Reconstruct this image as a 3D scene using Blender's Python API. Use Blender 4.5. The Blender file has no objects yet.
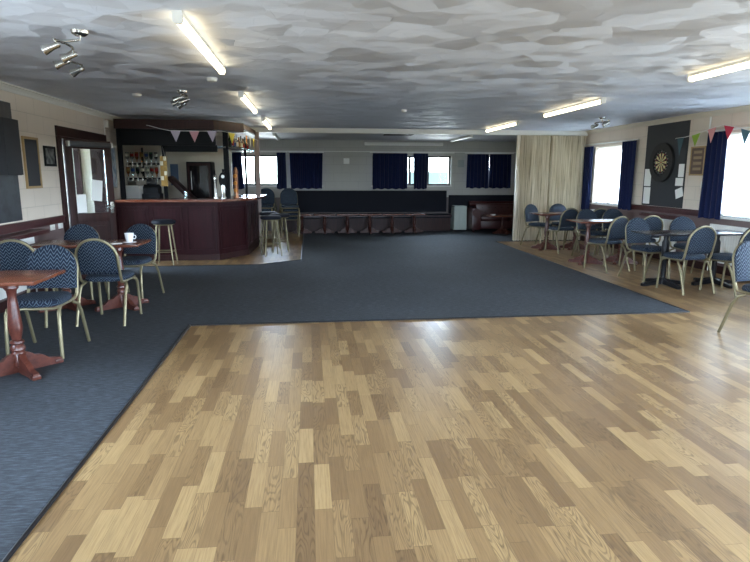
import bpy, bmesh, math, random
from mathutils import Vector, Matrix
rnd = random.Random(7)
PI = math.pi
SC = bpy.context.scene
COL = SC.collection

# ------------------------------------------------------------------ camera
YAW, PITCH, ROLL, FPX = 0.11312, 0.18134, 0.002245, 577.08
def make_camera():
    f = Vector((math.sin(YAW)*math.cos(PITCH), math.cos(YAW)*math.cos(PITCH), -math.sin(PITCH)))
    r = Vector((math.cos(YAW), -math.sin(YAW), 0)); u = r.cross(f)
    c, s = math.cos(ROLL), math.sin(ROLL)
    r2 = c*r + s*u; u2 = -s*r + c*u
    cam = bpy.data.cameras.new('camera'); cam.sensor_width = 36; cam.lens = 36*FPX/750
    cam.clip_start = .05; cam.clip_end = 200
    o = bpy.data.objects.new('camera', cam); COL.objects.link(o)
    o.matrix_world = Matrix(((r2.x, u2.x, -f.x, 0), (r2.y, u2.y, -f.y, 0), (r2.z, u2.z, -f.z, 1.5), (0, 0, 0, 1)))
    SC.camera = o
make_camera()

# ------------------------------------------------------------------ world (overcast sky), window portals, exposure
SKY_STRENGTH = 36.0
EXPOSURE = 0.68
TUBE = 7.0
w = bpy.data.worlds.new('sky'); SC.world = w; w.use_nodes = True
nt = w.node_tree; nt.nodes.clear()
_tc = nt.nodes.new('ShaderNodeTexCoord'); _sx = nt.nodes.new('ShaderNodeSeparateXYZ')
_rp = nt.nodes.new('ShaderNodeValToRGB'); _bg = nt.nodes.new('ShaderNodeBackground'); _wo = nt.nodes.new('ShaderNodeOutputWorld')
_mp = nt.nodes.new('ShaderNodeMapRange'); _mp.inputs[1].default_value = -1; _mp.inputs[2].default_value = 1
nt.links.new(_tc.outputs['Generated'], _sx.inputs[0]); nt.links.new(_sx.outputs[2], _mp.inputs[0])
nt.links.new(_mp.outputs[0], _rp.inputs[0]); 
_hx = nt.nodes.new('ShaderNodeMapRange'); _hx.interpolation_type = 'SMOOTHSTEP'; _hx.inputs[1].default_value = .08; _hx.inputs[2].default_value = .14
_hz = nt.nodes.new('ShaderNodeMapRange'); _hz.interpolation_type = 'SMOOTHSTEP'; _hz.inputs[1].default_value = .012; _hz.inputs[2].default_value = .004
_hl = nt.nodes.new('ShaderNodeMapRange'); _hl.inputs[1].default_value = -.12; _hl.inputs[2].default_value = -.08
_m1 = nt.nodes.new('ShaderNodeMath'); _m1.operation = 'MULTIPLY'; _m2 = nt.nodes.new('ShaderNodeMath'); _m2.operation = 'MULTIPLY'
nt.links.new(_sx.outputs[0], _hx.inputs[0]); nt.links.new(_sx.outputs[2], _hz.inputs[0]); nt.links.new(_sx.outputs[2], _hl.inputs[0])
nt.links.new(_hx.outputs[0], _m1.inputs[0]); nt.links.new(_hz.outputs[0], _m1.inputs[1]); nt.links.new(_m1.outputs[0], _m2.inputs[0]); nt.links.new(_hl.outputs[0], _m2.inputs[1])
_hm = nt.nodes.new('ShaderNodeMix'); _hm.data_type = 'RGBA'; _hm.inputs[7].default_value = (.0125, .021, .0225, 1)
nt.links.new(_m2.outputs[0], _hm.inputs[0]); nt.links.new(_rp.outputs[0], _hm.inputs[6]); nt.links.new(_hm.outputs[2], _bg.inputs[0])
nt.links.new(_bg.outputs[0], _wo.inputs[0])
e = _rp.color_ramp.elements
e[0].position = 0.0; e[0].color = (.26, .29, .31, 1)
e[1].position = 1.0; e[1].color = (.54, .74, 1.0, 1)
for p_, c_ in ((.47, (.28, .32, .33, 1)), (.5, (.38, .47, .46, 1)), (.52, (.66, .82, 1.0, 1))):
    k = e.new(p_); k.color = c_
_bg.inputs[1].default_value = SKY_STRENGTH
def portal(name, loc, sx, sy, direction):
    l = bpy.data.lights.new(name, 'AREA'); l.shape = 'RECTANGLE'; l.size = sx; l.size_y = sy
    l.cycles.is_portal = True
    o = bpy.data.objects.new(name, l); COL.objects.link(o)
    o.location = loc; o.rotation_euler = Vector(direction).to_track_quat('-Z', 'Y').to_euler()
SC.view_settings.view_transform = 'Standard'; SC.view_settings.look = 'None'
SC.view_settings.gamma = 1; SC.view_settings.use_curve_mapping = False
SC.view_settings.exposure = EXPOSURE
SC.cycles.max_bounces = 10; SC.cycles.diffuse_bounces = 5; SC.cycles.transparent_max_bounces = 12
SC.cycles.sample_clamp_indirect = 6; SC.cycles.caustics_reflective = False; SC.cycles.caustics_refractive = False

# ------------------------------------------------------------------ materials
def lin(c):
    return tuple(((v/255)/12.92 if v/255 <= .04045 else ((v/255+.055)/1.055)**2.4) for v in c)
def pmat(name, col, rough=.5, metal=0, spec=.5, **kw):
    m = bpy.data.materials.new(name); m.use_nodes = True
    b = m.node_tree.nodes['Principled BSDF']
    b.inputs['Base Color'].default_value = (*lin(col), 1); b.inputs['Roughness'].default_value = rough
    b.inputs['Metallic'].default_value = metal; b.inputs['Specular IOR Level'].default_value = spec
    for k_, v_ in kw.items(): b.inputs[k_.replace('_', ' ')].default_value = v_
    return m
class NT:
    """small node helper"""
    def __init__(s, m): s.t = m.node_tree; s.b = s.t.nodes.get('Principled BSDF')
    def n(s, typ, **kw):
        x = s.t.nodes.new('ShaderNode'+typ)
        for k_, v_ in kw.items(): setattr(x, k_, v_)
        return x
    def put(s, sock, v):
        if hasattr(v, 'is_output') or isinstance(v, bpy.types.NodeSocket): s.t.links.new(v, sock)
        else: sock.default_value = v
    def math(s, op, a, b=0.0, c=0.0):
        x = s.n('Math', operation=op); s.put(x.inputs[0], a); s.put(x.inputs[1], b); s.put(x.inputs[2], c); return x.outputs[0]
    def xyz(s, x=0., y=0., z=0.):
        c = s.n('CombineXYZ'); s.put(c.inputs[0], x); s.put(c.inputs[1], y); s.put(c.inputs[2], z); return c.outputs[0]
    def coord(s):
        t = s.n('TexCoord'); p = s.n('SeparateXYZ'); s.t.links.new(t.outputs['Object'], p.inputs[0])
        return t.outputs['Object'], p.outputs[0], p.outputs[1], p.outputs[2]
    def mix(s, f, a, b, blend='MIX'):
        x = s.n('Mix', data_type='RGBA', blend_type=blend)
        s.put(x.inputs[0], f)
        s.put(x.inputs[6], a if isinstance(a, bpy.types.NodeSocket) else (*lin(a), 1))
        s.put(x.inputs[7], b if isinstance(b, bpy.types.NodeSocket) else (*lin(b), 1)); return x.outputs[2]
    def noise(s, vec, scale=5., detail=2., rough=.5):
        x = s.n('TexNoise'); s.put(x.inputs['Vector'], vec); x.inputs['Scale'].default_value = scale
        x.inputs['Detail'].default_value = detail; x.inputs['Roughness'].default_value = rough; return x.outputs[0]
    def ramp(s, f, stops):
        x = s.n('ValToRGB'); s.put(x.inputs[0], f); el = x.color_ramp.elements
        while len(el) < len(stops): el.new(.5)
        for q, (p_, c_) in zip(el, stops): q.position = p_; q.color = (*lin(c_), 1)
        return x.outputs[0]
    def bump(s, h, strength=.5, dist=.01):
        x = s.n('Bump'); x.inputs['Strength'].default_value = strength; x.inputs['Distance'].default_value = dist
        s.put(x.inputs['Height'], h); s.t.links.new(x.outputs[0], s.b.inputs['Normal'])
    def color(s, c): s.put(s.b.inputs['Base Color'], c)

def wood(name, c1, c2, rough=.35, scale=1., axis=1, spec=.5):
    m = pmat(name, c1, rough, spec=spec); N = NT(m); v, x, y, z = N.coord()
    a = [x, y, z]; q = [N.math('MULTIPLY', t, 30*scale) for t in a]; q[axis] = N.math('MULTIPLY', a[axis], 2.5*scale)
    f = N.noise(N.xyz(*q), 1., 4., .6)
    N.color(N.ramp(f, [(.3, c1), (.7, c2)])); return m

M = {}
def laminate():
    m = pmat('oak_laminate', (170, 135, 95), .3, spec=.45); N = NT(m); v, x, y, z = N.coord()
    W, Ln = .08, .42
    xs = N.math('DIVIDE', x, W); ix = N.math('FLOOR', xs)
    wn = N.n('TexWhiteNoise', noise_dimensions='1D'); N.put(wn.inputs['W'], ix)
    off = N.math('MULTIPLY', wn.outputs[0], 7.3)
    ys = N.math('ADD', N.math('DIVIDE', y, Ln), off)
    # strips come in two lengths, joined in pairs
    iy = N.math('FLOOR', ys)
    cell = N.n('TexWhiteNoise', noise_dimensions='2D'); N.put(cell.inputs['Vector'], N.xyz(ix, iy))
    r1 = cell.outputs[0]; sp = N.n('SeparateColor'); N.t.links.new(cell.outputs[1], sp.inputs[0])
    base = N.ramp(r1, [(0, (120, 93, 63)), (.35, (137, 108, 73)), (.7, (157, 127, 87)), (1., (169, 139, 96))])
    # grain: long fine fibres plus cathedral rings in some strips
    shift = N.math('MULTIPLY', sp.outputs[1], 40)
    g1 = N.noise(N.xyz(N.math('ADD', N.math('MULTIPLY', x, 160), shift), N.math('MULTIPLY', y, 5), shift), 1., 3., .65)
    fx = N.math('SUBTRACT', N.math('FRACT', xs), .5)
    d = N.noise(N.xyz(N.math('MULTIPLY', x, 15), N.math('ADD', N.math('MULTIPLY', y, 1.8), shift), shift), 1., 1.5, .5)
    rings = N.math('SINE', N.math('MULTIPLY', d, 110))
    rmask = N.math('MULTIPLY', N.math('GREATER_THAN', sp.outputs[2], .55), .42)
    dark = N.math('MULTIPLY', N.math('MAXIMUM', rings, 0.), rmask)
    dark = N.math('ADD', dark, N.math('MULTIPLY', N.math('SUBTRACT', .6, g1), 1.3), )
    dark = N.math('MINIMUM', N.math('MAXIMUM', dark, 0.), .8)
    c = N.mix(dark, base, (84, 63, 42))
    # joints
    fy = N.math('FRACT', ys)
    ex = N.math('LESS_THAN', N.math('SUBTRACT', .5, N.math('ABSOLUTE', fx)), .012)
    ey = N.math('LESS_THAN', N.math('MINIMUM', fy, N.math('SUBTRACT', 1., fy)), .004)
    c = N.mix(N.math('MULTIPLY', N.math('MAXIMUM', ex, ey), .45), c, (84, 62, 40))
    N.color(c)
    big = N.noise(v, 1.3, 3.)
    N.put(N.b.inputs['Roughness'], N.math('ADD', N.math('MULTIPLY', big, .16), .24))
    N.bump(g1, .06, .002)
    return m
def carpet_mat():
    m = pmat('navy_carpet', (48, 54, 64), .8, spec=.3); N = NT(m); v, x, y, z = N.coord()
    n1 = N.noise(N.xyz(N.math('MULTIPLY', x, 14), N.math('MULTIPLY', y, 75), 0.), 1., 2., .6)
    n2 = N.noise(v, 500., 2.); n3 = N.noise(v, .9, 3.)
    f = N.math('ADD', N.math('MULTIPLY', n1, .6), N.math('ADD', N.math('MULTIPLY', n2, .25), N.math('MULTIPLY', n3, .15)))
    N.color(N.ramp(f, [(.3, (28, 31, 35)), (.5, (50, 54, 59)), (.7, (78, 84, 91))]))
    N.bump(f, .6, .006); return m
def ceiling_mat():
    m = pmat('swirled_plaster', (216, 222, 234), .55, spec=.35); N = NT(m); v, x, y, z = N.coord()
    def layer(scale, sx, seed, slope):
        p = N.xyz(N.math('MULTIPLY', x, sx), N.math('ADD', y, seed), seed)
        wv = N.n('TexNoise'); N.put(wv.inputs['Vector'], p); wv.inputs['Scale'].default_value = 2.2; wv.inputs['Detail'].default_value = 1.
        ad = N.n('VectorMath', operation='MULTIPLY_ADD'); N.put(ad.inputs[0], wv.outputs[1]); ad.inputs[1].default_value = (.14, .14, 0)
        N.put(ad.inputs[2], p)
        vo = N.n('TexVoronoi', feature='F1'); N.put(vo.inputs['Vector'], ad.outputs[0]); vo.inputs['Scale'].default_value = scale
        df = N.n('VectorMath', operation='SUBTRACT'); N.put(df.inputs[0], ad.outputs[0]); N.put(df.inputs[1], vo.outputs['Position'])
        sc = N.n('SeparateColor'); N.t.links.new(vo.outputs['Color'], sc.inputs[0])
        an = N.math('MULTIPLY', sc.outputs[0], 2*PI)
        ds = N.n('SeparateXYZ'); N.put(ds.inputs[0], df.outputs[0])
        return N.math('MULTIPLY', N.math('ADD', N.math('MULTIPLY', ds.outputs[0], N.math('COSINE', an)),
               N.math('MULTIPLY', ds.outputs[1], N.math('SINE', an))), slope), sc.outputs[1]
    a, ca = layer(4.0, .75, 3.1, .18); b, cb = layer(6.5, .8, 9.7, .12)
    h = N.math('ADD', a, b)
    st = N.noise(N.xyz(N.math('MULTIPLY', x, 7), N.math('MULTIPLY', y, 55), 0.), 1., 2., .6)
    h = N.math('ADD', h, N.math('MULTIPLY', st, .004))
    N.bump(h, .9, 1.); return m
def block_mat(name, axis, upper, lower, zsplit=.9):
    m = pmat(name, upper, .55, spec=.35); N = NT(m); v, x, y, z = N.coord()
    u = y if axis == 'y' else x
    br = N.n('TexBrick'); N.put(br.inputs['Vector'], N.xyz(u, N.math('ADD', z, .02), 0.))
    br.inputs['Scale'].default_value = 1.; br.inputs['Brick Width'].default_value = .45; br.inputs['Row Height'].default_value = .225
    br.inputs['Mortar Size'].default_value = .006; br.inputs['Mortar Smooth'].default_value = .4
    n = N.noise(v, 30., 4.); n2 = N.noise(v, 1.5, 2.)
    c = N.mix(N.math('GREATER_THAN', z, zsplit), lower, upper)
    c = N.mix(N.math('MULTIPLY', br.outputs['Fac'], .17), c, (70, 66, 60))
    c = N.mix(N.math('MULTIPLY', n2, .25), c, (150, 142, 128), 'MULTIPLY')
    N.color(c)
    N.bump(N.math('SUBTRACT', N.math('MULTIPLY', n, .35), br.outputs['Fac']), .6, .004); return m
def fabric_mat():
    m = pmat('navy_zigzag_fabric', (30, 42, 70), .8, spec=.2); N = NT(m); v, x, y, z = N.coord()
    s = N.math('ADD', z, y)
    tri = N.math('PINGPONG', N.math('MULTIPLY', x, 37.), 1.)
    f = N.math('FRACT', N.math('ADD', N.math('MULTIPLY', s, 37.), N.math('MULTIPLY', tri, 1.15)))
    ln = N.math('LESS_THAN', f, .24)
    f2 = N.noise(v, 300., 2.)
    c = N.mix(N.math('MULTIPLY', ln, .6), N.ramp(f2, [(.3, (12, 19, 32)), (.7, (22, 33, 52))]), (106, 120, 130))
    N.color(c); N.bump(f2, .3, .002); return m
M['floor'] = laminate(); M['carpet'] = carpet_mat(); M['ceil'] = ceiling_mat()
M['wall_y'] = block_mat('painted_block_side', 'y', (226, 213, 198), (118, 100, 98))
M['wall_x'] = block_mat('painted_block_end', 'x', (184, 182, 176), (112, 102, 100))
M['plain'] = pmat('cream_paint', (214, 206, 190), .6)
M['white'] = pmat('white_paint', (225, 224, 218), .45)
M['white_plastic'] = pmat('white_plastic', (228, 226, 220), .35)
M['fabric'] = fabric_mat()
M['brass'] = pmat('champagne_metal', (132, 123, 96), .4, .6)
M['mahogany'] = wood('mahogany_table', (64, 31, 26), (98, 53, 42), .28)
M['tabletop'] = wood('table_top_wood', (88, 48, 34), (112, 66, 46), .25, axis=0)
M['barwood'] = wood('dark_mahogany', (34, 13, 16), (50, 20, 24), .45, axis=2, spec=.15)
M['bartop'] = wood('bar_top_wood', (88, 44, 30), (120, 66, 44), .22, axis=0)
M['darkwood'] = wood('dark_stained_wood', (36, 18, 17), (54, 28, 25), .5, axis=2, spec=.25)
M['dado'] = wood('dado_wood', (54, 24, 26), (76, 36, 35), .4, axis=1)
M['black'] = pmat('black_paint', (17, 18, 21), .7, spec=.2)
M['blackmetal'] = pmat('black_iron', (20, 20, 24), .4, .3)
M['blacktop'] = pmat('black_table_top', (42, 38, 42), .22)
M['chalk'] = pmat('black_board', (46, 48, 52), .7)
M['slate'] = pmat('dark_grey_board', (46, 48, 53), .7)
M['navy'] = pmat('navy_velvet', (14, 24, 60), .85, spec=.2, Sheen_Weight=.15)
M['benchnavy'] = pmat('navy_upholstery', (15, 18, 28), .75, spec=.25)
M['leather'] = pmat('oxblood_leather', (58, 21, 19), .36)
M['chrome'] = pmat('brushed_chrome', (196, 194, 188), .25, 1.)
M['steel'] = pmat('satin_steel', (176, 174, 168), .35, .9)
M['plaquewood'] = wood('plaque_wood', (84, 64, 54), (106, 84, 70), .5, axis=1)
M['brasswood'] = pmat('light_wood_edge', (170, 140, 96), .45)
M['paper'] = pmat('white_paper', (236, 236, 232), .8)
M['china'] = pmat('white_china', (236, 236, 238), .2)
M['cord'] = pmat('white_cord', (220, 215, 210), .8)
M['frame_brown'] = pmat('brown_window_frame', (46, 34, 32), .4)
M['copper'] = pmat('copper', (176, 118, 84), .35, .5)
M['amber'] = pmat('amber_badge', (214, 140, 60), .35)
M['sill'] = pmat('pale_sill', (214, 212, 206), .4)
def colour(n, c, r=.8): M[n] = pmat(n, c, r)
colour('flag_lilac', (176, 166, 182)); colour('flag_rose', (190, 140, 146)); colour('flag_yellow', (226, 206, 80)); colour('flag_orange', (216, 150, 60))
colour('flag_teal', (60, 86, 92)); colour('flag_green', (140, 172, 60)); colour('flag_pink', (206, 142, 140)); colour('flag_red', (178, 44, 66)); colour('flag_blue', (70, 104, 116))
colour('flag_cream', (226, 218, 196))
def glass_mat(name, tint=(1, 1, 1), gloss=.08, rough=.02):
    m = bpy.data.materials.new(name); m.use_nodes = True; t = m.node_tree; t.nodes.clear()
    o = t.nodes.new('ShaderNodeOutputMaterial'); a = t.nodes.new('ShaderNodeBsdfTransparent'); g = t.nodes.new('ShaderNodeBsdfGlossy')
    x = t.nodes.new('ShaderNodeMixShader'); f = t.nodes.new('ShaderNodeFresnel'); f.inputs[0].default_value = 1.45
    a.inputs[0].default_value = (*tint, 1); g.inputs['Roughness'].default_value = rough; g.inputs[0].default_value = (1, 1, 1, 1)
    ad = t.nodes.new('ShaderNodeMath'); ad.operation = 'MULTIPLY_ADD'; ad.inputs[1].default_value = .8; ad.inputs[2].default_value = gloss
    t.links.new(f.outputs[0], ad.inputs[0]); t.links.new(ad.outputs[0], x.inputs[0])
    t.links.new(a.outputs[0], x.inputs[1]); t.links.new(g.outputs[0], x.inputs[2]); t.links.new(x.outputs[0], o.inputs[0]); return m
M['glass'] = glass_mat('window_glass', (1, 1, 1), 0.)
M['doorglass'] = glass_mat('door_glass', (.75, .8, .82), .0)
M['clear'] = glass_mat('clear_bottle', (.8, .86, .86), .12)
M['green_glass'] = glass_mat('green_bottle', (.15, .35, .18), .1)
M['amber_glass'] = glass_mat('amber_bottle', (.75, .38, .1), .1)
M['brown_glass'] = glass_mat('dark_bottle', (.12, .07, .05), .1)
M['shelf_glass'] = glass_mat('shelf_glass', (.75, .88, .95), .25)
def sheer():
    m = bpy.data.materials.new('net_curtain'); m.use_nodes = True; t = m.node_tree; t.nodes.clear()
    o = t.nodes.new('ShaderNodeOutputMaterial'); a = t.nodes.new('ShaderNodeBsdfTransparent'); g = t.nodes.new('ShaderNodeBsdfTranslucent')
    d = t.nodes.new('ShaderNodeBsdfDiffuse'); x = t.nodes.new('ShaderNodeMixShader'); y = t.nodes.new('ShaderNodeMixShader')
    g.inputs[0].default_value = (.93, .95, .96, 1); d.inputs[0].default_value = (.9, .92, .94, 1)
    y.inputs[0].default_value = .25; x.inputs[0].default_value = .72
    t.links.new(g.outputs[0], y.inputs[1]); t.links.new(d.outputs[0], y.inputs[2])
    t.links.new(a.outputs[0], x.inputs[1]); t.links.new(y.outputs[0], x.inputs[2]); t.links.new(x.outputs[0], o.inputs[0]); return m
M['net'] = sheer()
def emit(name, col, s):
    m = bpy.data.materials.new(name); m.use_nodes = True; t = m.node_tree; t.nodes.clear()
    o = t.nodes.new('ShaderNodeOutputMaterial'); g = t.nodes.new('ShaderNodeEmission'); g.inputs[0].default_value = (*col, 1); g.inputs[1].default_value = s
    t.links.new(g.outputs[0], o.inputs[0]); return m
M['tube'] = emit('lit_diffuser', (1., .84, .55), TUBE)
def picture_mat(name, c1, c2, sc):
    m = pmat(name, c1, .3); N = NT(m); v, x, y, z = N.coord(); N.color(N.ramp(N.noise(v, sc, 3.), [(.4, c1), (.6, c2)])); return m
M['photo'] = picture_mat('dark_photograph', (24, 26, 28), (120, 120, 116), 16.)
M['poster'] = picture_mat('pale_poster', (150, 172, 196), (226, 232, 238), 9.)
M['smudge'] = picture_mat('chalky_board', (34, 36, 40), (56, 60, 64), 7.)
def vinyl():
    m = pmat('cream_vinyl', (214, 204, 174), .5, spec=.35); N = NT(m); v, x, y, z = N.coord()
    n = N.noise(N.xyz(N.math('MULTIPLY', x, 44), N.math('MULTIPLY', y, 30), N.math('MULTIPLY', z, 1.2)), 1., 3., .6)
    N.color(N.ramp(n, [(.3, (138, 124, 100)), (.43, (208, 196, 172)), (.58, (238, 229, 212)), (.8, (246, 240, 228))])); return m
M['vinyl'] = vinyl()

# ------------------------------------------------------------------ mesh helpers
class MB:
    def __init__(s): s.b = bmesh.new()
    def face(s, vs):
        try: return s.b.faces.new(vs)
        except ValueError: return None
    def box(s, x0, x1, y0, y1, z0, z1, bev=0.):
        r = bmesh.ops.create_cube(s.b, size=1.)
        vs = r['verts']
        for v in vs: v.co = Vector(((x0+x1)/2+v.co.x*(x1-x0), (y0+y1)/2+v.co.y*(y1-y0), (z0+z1)/2+v.co.z*(z1-z0)))
        if bev > 0:
            es = list({e_ for v in vs for e_ in v.link_edges})
            bmesh.ops.bevel(s.b, geom=es, offset=bev, segments=2, affect='EDGES', profile=.6)
        return s
    def prism(s, pts, z0, z1):
        """pts: ccw 2D outline (x, y) extruded in z"""
        lo = [s.b.verts.new((x, y, z0)) for x, y in pts]; hi = [s.b.verts.new((x, y, z1)) for x, y in pts]
        n = len(pts); s.face(lo[::-1]); s.face(hi)
        for i in range(n): s.face((lo[i], lo[(i+1) % n], hi[(i+1) % n], hi[i]))
        return s
    def slab(s, pts, t, ax='y', at=0.):
        """outline (a, b) in the plane normal to ax, centred thickness t"""
        def P(a, b, d): return (d, a, b) if ax == 'x' else ((a, d, b) if ax == 'y' else (a, b, d))
        lo = [s.b.verts.new(P(a, b, at-t/2)) for a, b in pts]; hi = [s.b.verts.new(P(a, b, at+t/2)) for a, b in pts]
        n = len(pts); s.face(lo); s.face(hi[::-1])
        for i in range(n): s.face((lo[i], hi[i], hi[(i+1) % n], lo[(i+1) % n]))
        return s
    def tube(s, pts, r, n=8, closed=False, caps=True):
        pts = [Vector(p) for p in pts]; rs = r if isinstance(r, (list, tuple)) else [r]*len(pts)
        rings = []; m = len(pts); up = None
        for i, p in enumerate(pts):
            if closed: d = (pts[(i+1) % m]-pts[i-1]).normalized()
            else: d = (pts[min(i+1, m-1)]-pts[max(i-1, 0)]).normalized()
            if up is None:
                up = Vector((0, 0, 1)) if abs(d.z) < .9 else Vector((0, 1, 0))
            a = d.cross(up); a = a.normalized() if a.length > 1e-6 else d.orthogonal().normalized()
            up = a.cross(d).normalized()
            rings.append([s.b.verts.new(p+rs[i]*(math.cos(2*PI*k/n)*a+math.sin(2*PI*k/n)*up)) for k in range(n)])
        for i in range(m if closed else m-1):
            A, B = rings[i], rings[(i+1) % m]
            for k in range(n): s.face((A[k], A[(k+1) % n], B[(k+1) % n], B[k]))
        if caps and not closed: s.face(rings[0][::-1]); s.face(rings[-1])
        return s
    def lathe(s, prof, c=(0, 0, 0), n=16, axis='z', capped=True):
        def P(r, h, a):
            u, v = r*math.cos(a), r*math.sin(a)
            q = (u, v, h) if axis == 'z' else ((h, u, v) if axis == 'x' else (u, h, v))
            return Vector(q)+Vector(c)
        rings = [[s.b.verts.new(P(max(r, 1e-4), h, 2*PI*k/n)) for k in range(n)] for r, h in prof]
        for A, B in zip(rings, rings[1:]):
            for k in range(n): s.face((A[k], A[(k+1) % n], B[(k+1) % n], B[k]))
        if capped: s.face(rings[0][::-1]); s.face(rings[-1])
        return s
    def loops(s, loops, cap0=True, cap1=True):
        R = [[s.b.verts.new(p) for p in lp] for lp in loops]; n = len(R[0])
        for A, B in zip(R, R[1:]):
            for k in range(n): s.face((A[k], A[(k+1) % n], B[(k+1) % n], B[k]))
        if cap0: s.face(R[0][::-1])
        if cap1: s.face(R[-1])
        return s
    def xf(s, mat): bmesh.ops.transform(s.b, matrix=mat, verts=s.b.verts); return s
    def build(s, name, mat, parent=None, smooth=True, ang=35):
        bmesh.ops.recalc_face_normals(s.b, faces=s.b.faces)
        me = bpy.data.meshes.new(name)
        if smooth:
            for f in s.b.faces: f.smooth = True
            for e_ in s.b.edges:
                if len(e_.link_faces) == 2 and e_.calc_face_angle(0) > math.radians(ang): e_.smooth = False
        s.b.to_mesh(me); s.b.free()
        me.materials.append(M[mat] if isinstance(mat, str) else mat)
        o = bpy.data.objects.new(name, me); COL.objects.link(o)
        if parent: o.parent = parent
        return o
def tag(o, label=None, cat=None, group=None, kind=None):
    if label: o['label'] = label
    if cat: o['category'] = cat
    if group: o['group'] = group
    if kind: o['kind'] = kind
    return o
def thing(name, label, cat, loc=(0, 0, 0), rz=0., group=None):
    o = bpy.data.objects.new(name, None); o.empty_display_size = .1; COL.objects.link(o)
    o.location = loc; o.rotation_euler = (0, 0, rz); return tag(o, label, cat, group)
def struct(o): o['kind'] = 'structure'; return o
def dup(root, loc, rz, label, group=None, name=None):
    def cp(o, parent):
        c = o.copy(); COL.objects.link(c); c.parent = parent
        for ch in o.children: cp(ch, c)
        return c
    r = cp(root, None); r.location = loc; r.rotation_euler = (0, 0, rz); r['label'] = label
    if group: r['group'] = group
    return r
def wall_mesh(axis, pos, thick, u0, u1, z0, z1, holes):
    """wall with rectangular openings; axis 'x' means the wall lies at x=pos and runs along y"""
    us = sorted({u0, u1, *[h[0] for h in holes], *[h[1] for h in holes]}); zs = sorted({z0, z1, *[h[2] for h in holes], *[h[3] for h in holes]})
    b = MB(); cache = {}
    def V(u, z, d):
        k = (round(u, 4), round(z, 4), d)
        if k not in cache:
            q = pos+d*thick; cache[k] = b.b.verts.new((q, u, z) if axis == 'x' else (u, q, z))
        return cache[k]
    def solid(i, j):
        if i < 0 or j < 0 or i >= len(us)-1 or j >= len(zs)-1: return False
        uc, zc = (us[i]+us[i+1])/2, (zs[j]+zs[j+1])/2
        return not any(h[0] < uc < h[1] and h[2] < zc < h[3] for h in holes)
    for i in range(len(us)-1):
        for j in range(len(zs)-1):
            if not solid(i, j): continue
            a, c, p, q = us[i], us[i+1], zs[j], zs[j+1]
            for d in (0, 1): b.face((V(a, p, d), V(c, p, d), V(c, q, d), V(a, q, d)))
            for (di, dj, e1, e2) in ((-1, 0, (a, p), (a, q)), (1, 0, (c, p), (c, q)), (0, -1, (a, p), (c, p)), (0, 1, (a, q), (c, q))):
                if not solid(i+di, j+dj): b.face((V(*e1, 0), V(*e2, 0), V(*e2, 1), V(*e1, 1)))
    return b

# ------------------------------------------------------------------ room shell
XL, XR, YB, YF, ZC, ZF = -3.38, 6.35, -3.2, 16.0, 2.5, 2.43
YP = 12.95
struct(MB().box(XL-.2, XR+.2, YB-.2, YF+.2, -.12, 0).build('floor', 'floor', smooth=False))
cp = [(XL, YB), (-1.215, YB), (-1.215, 5.83), (4.2, 5.85), (4.24, 12.85), (XR, 12.85), (XR, YF), (-.16, YF), (-.16, 10.34), (-.85, 9.82), (XL, 9.78)]
tag(MB().prism(cp, 0.0, .007).build('carpet', 'carpet', smooth=False), 'dark blue grey ribbed carpet laid around the wooden dance floor', 'carpet')
b = MB()
for a_, c_ in (((-1.215, YB), (-1.215, 5.83)), ((-1.215, 5.83), (4.2, 5.85)), ((4.2, 5.85), (4.24, 12.85)), ((XL, 9.78), (-.85, 9.82)), ((-.85, 9.82), (-.16, 10.34)), ((-.16, 10.34), (-.16, YF))):
    b.tube([(*a_, .002), (*c_, .002)], .012, 8)
struct(b.build('trim_1', 'blackmetal'))
struct(MB().box(XL-.2, XR+.2, YB-.2, YP+.03, ZC, ZC+.1).build('ceiling', 'ceil', smooth=False))
struct(MB().box(XL-.2, XR+.2, YP+.03, YF+.2, ZF, ZF+.17).build('ceiling_far', pmat('flat_ceiling_paint', (196, 198, 204), .6), smooth=False))
b = MB().box(XL, XR, YP-.03, YP+.14, 2.40, ZC); b.box(XL, XR, YP-.05, YP-.03, 2.42, 2.475)
struct(b.build('trim_2', 'white', smooth=False))
DOOR = (8.55, 10.25, 0., 2.02)
struct(wall_mesh('x', XL, -.2, YB, YF, 0, ZC, [DOOR, (2.2, 4.2, .9, 2.1), (10.95, 12.72, -.001, 2.42)]).build('wall_left', 'wall_y', smooth=False))
RW = [(11.2, 12.5, .9, 2.12), (6.5, 8.45, .88, 2.14), (2.9, 5.6, .88, 2.14), (-.6, 2.2, .88, 2.14), (-2.8, -1.2, .2, 2.14)]
struct(wall_mesh('x', XR, .2, YB, YF, 0, ZC, RW).build('wall_right', 'wall_y', smooth=False))
FW = [(-2.05, -.74, 1.22, 2.03), (-.48, .36, 1.22, 2.03), (1.74, 3.94, 1.22, 2.03), (4.4, 5.64, 1.22, 2.03)]
struct(wall_mesh('y', YF, .2, XL, XR, 0, ZC, FW).build('wall_far', 'wall_x', smooth=False))
BW = [(-2.4, .6, .9, 2.2), (2.2, 5.2, .9, 2.2)]  # unseen windows behind the camera, doubled to brighten the front of the room
struct(wall_mesh('y', YB, -.2, XL, XR, 0, ZC, BW).build('wall_back', 'wall_x', smooth=False))
for i, (a_, c_, p_, q_) in enumerate(RW): portal('window_daylight', (XR+.21, (a_+c_)/2, (p_+q_)/2), c_-a_, q_-p_, (-1, 0, 0))
portal('window_daylight', (XL-.21, 3.2, 1.5), 2., 1.2, (1, 0, 0))  # portal of the unseen left window, added for front light
for (a_, c_, p_, q_) in FW: portal('window_daylight', ((a_+c_)/2, YF+.21, (p_+q_)/2), c_-a_, q_-p_, (0, -1, 0))
for (a_, c_, p_, q_) in BW: portal('window_daylight', ((a_+c_)/2, YB-.21, (p_+q_)/2), c_-a_, q_-p_, (0, 1, 0))
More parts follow.
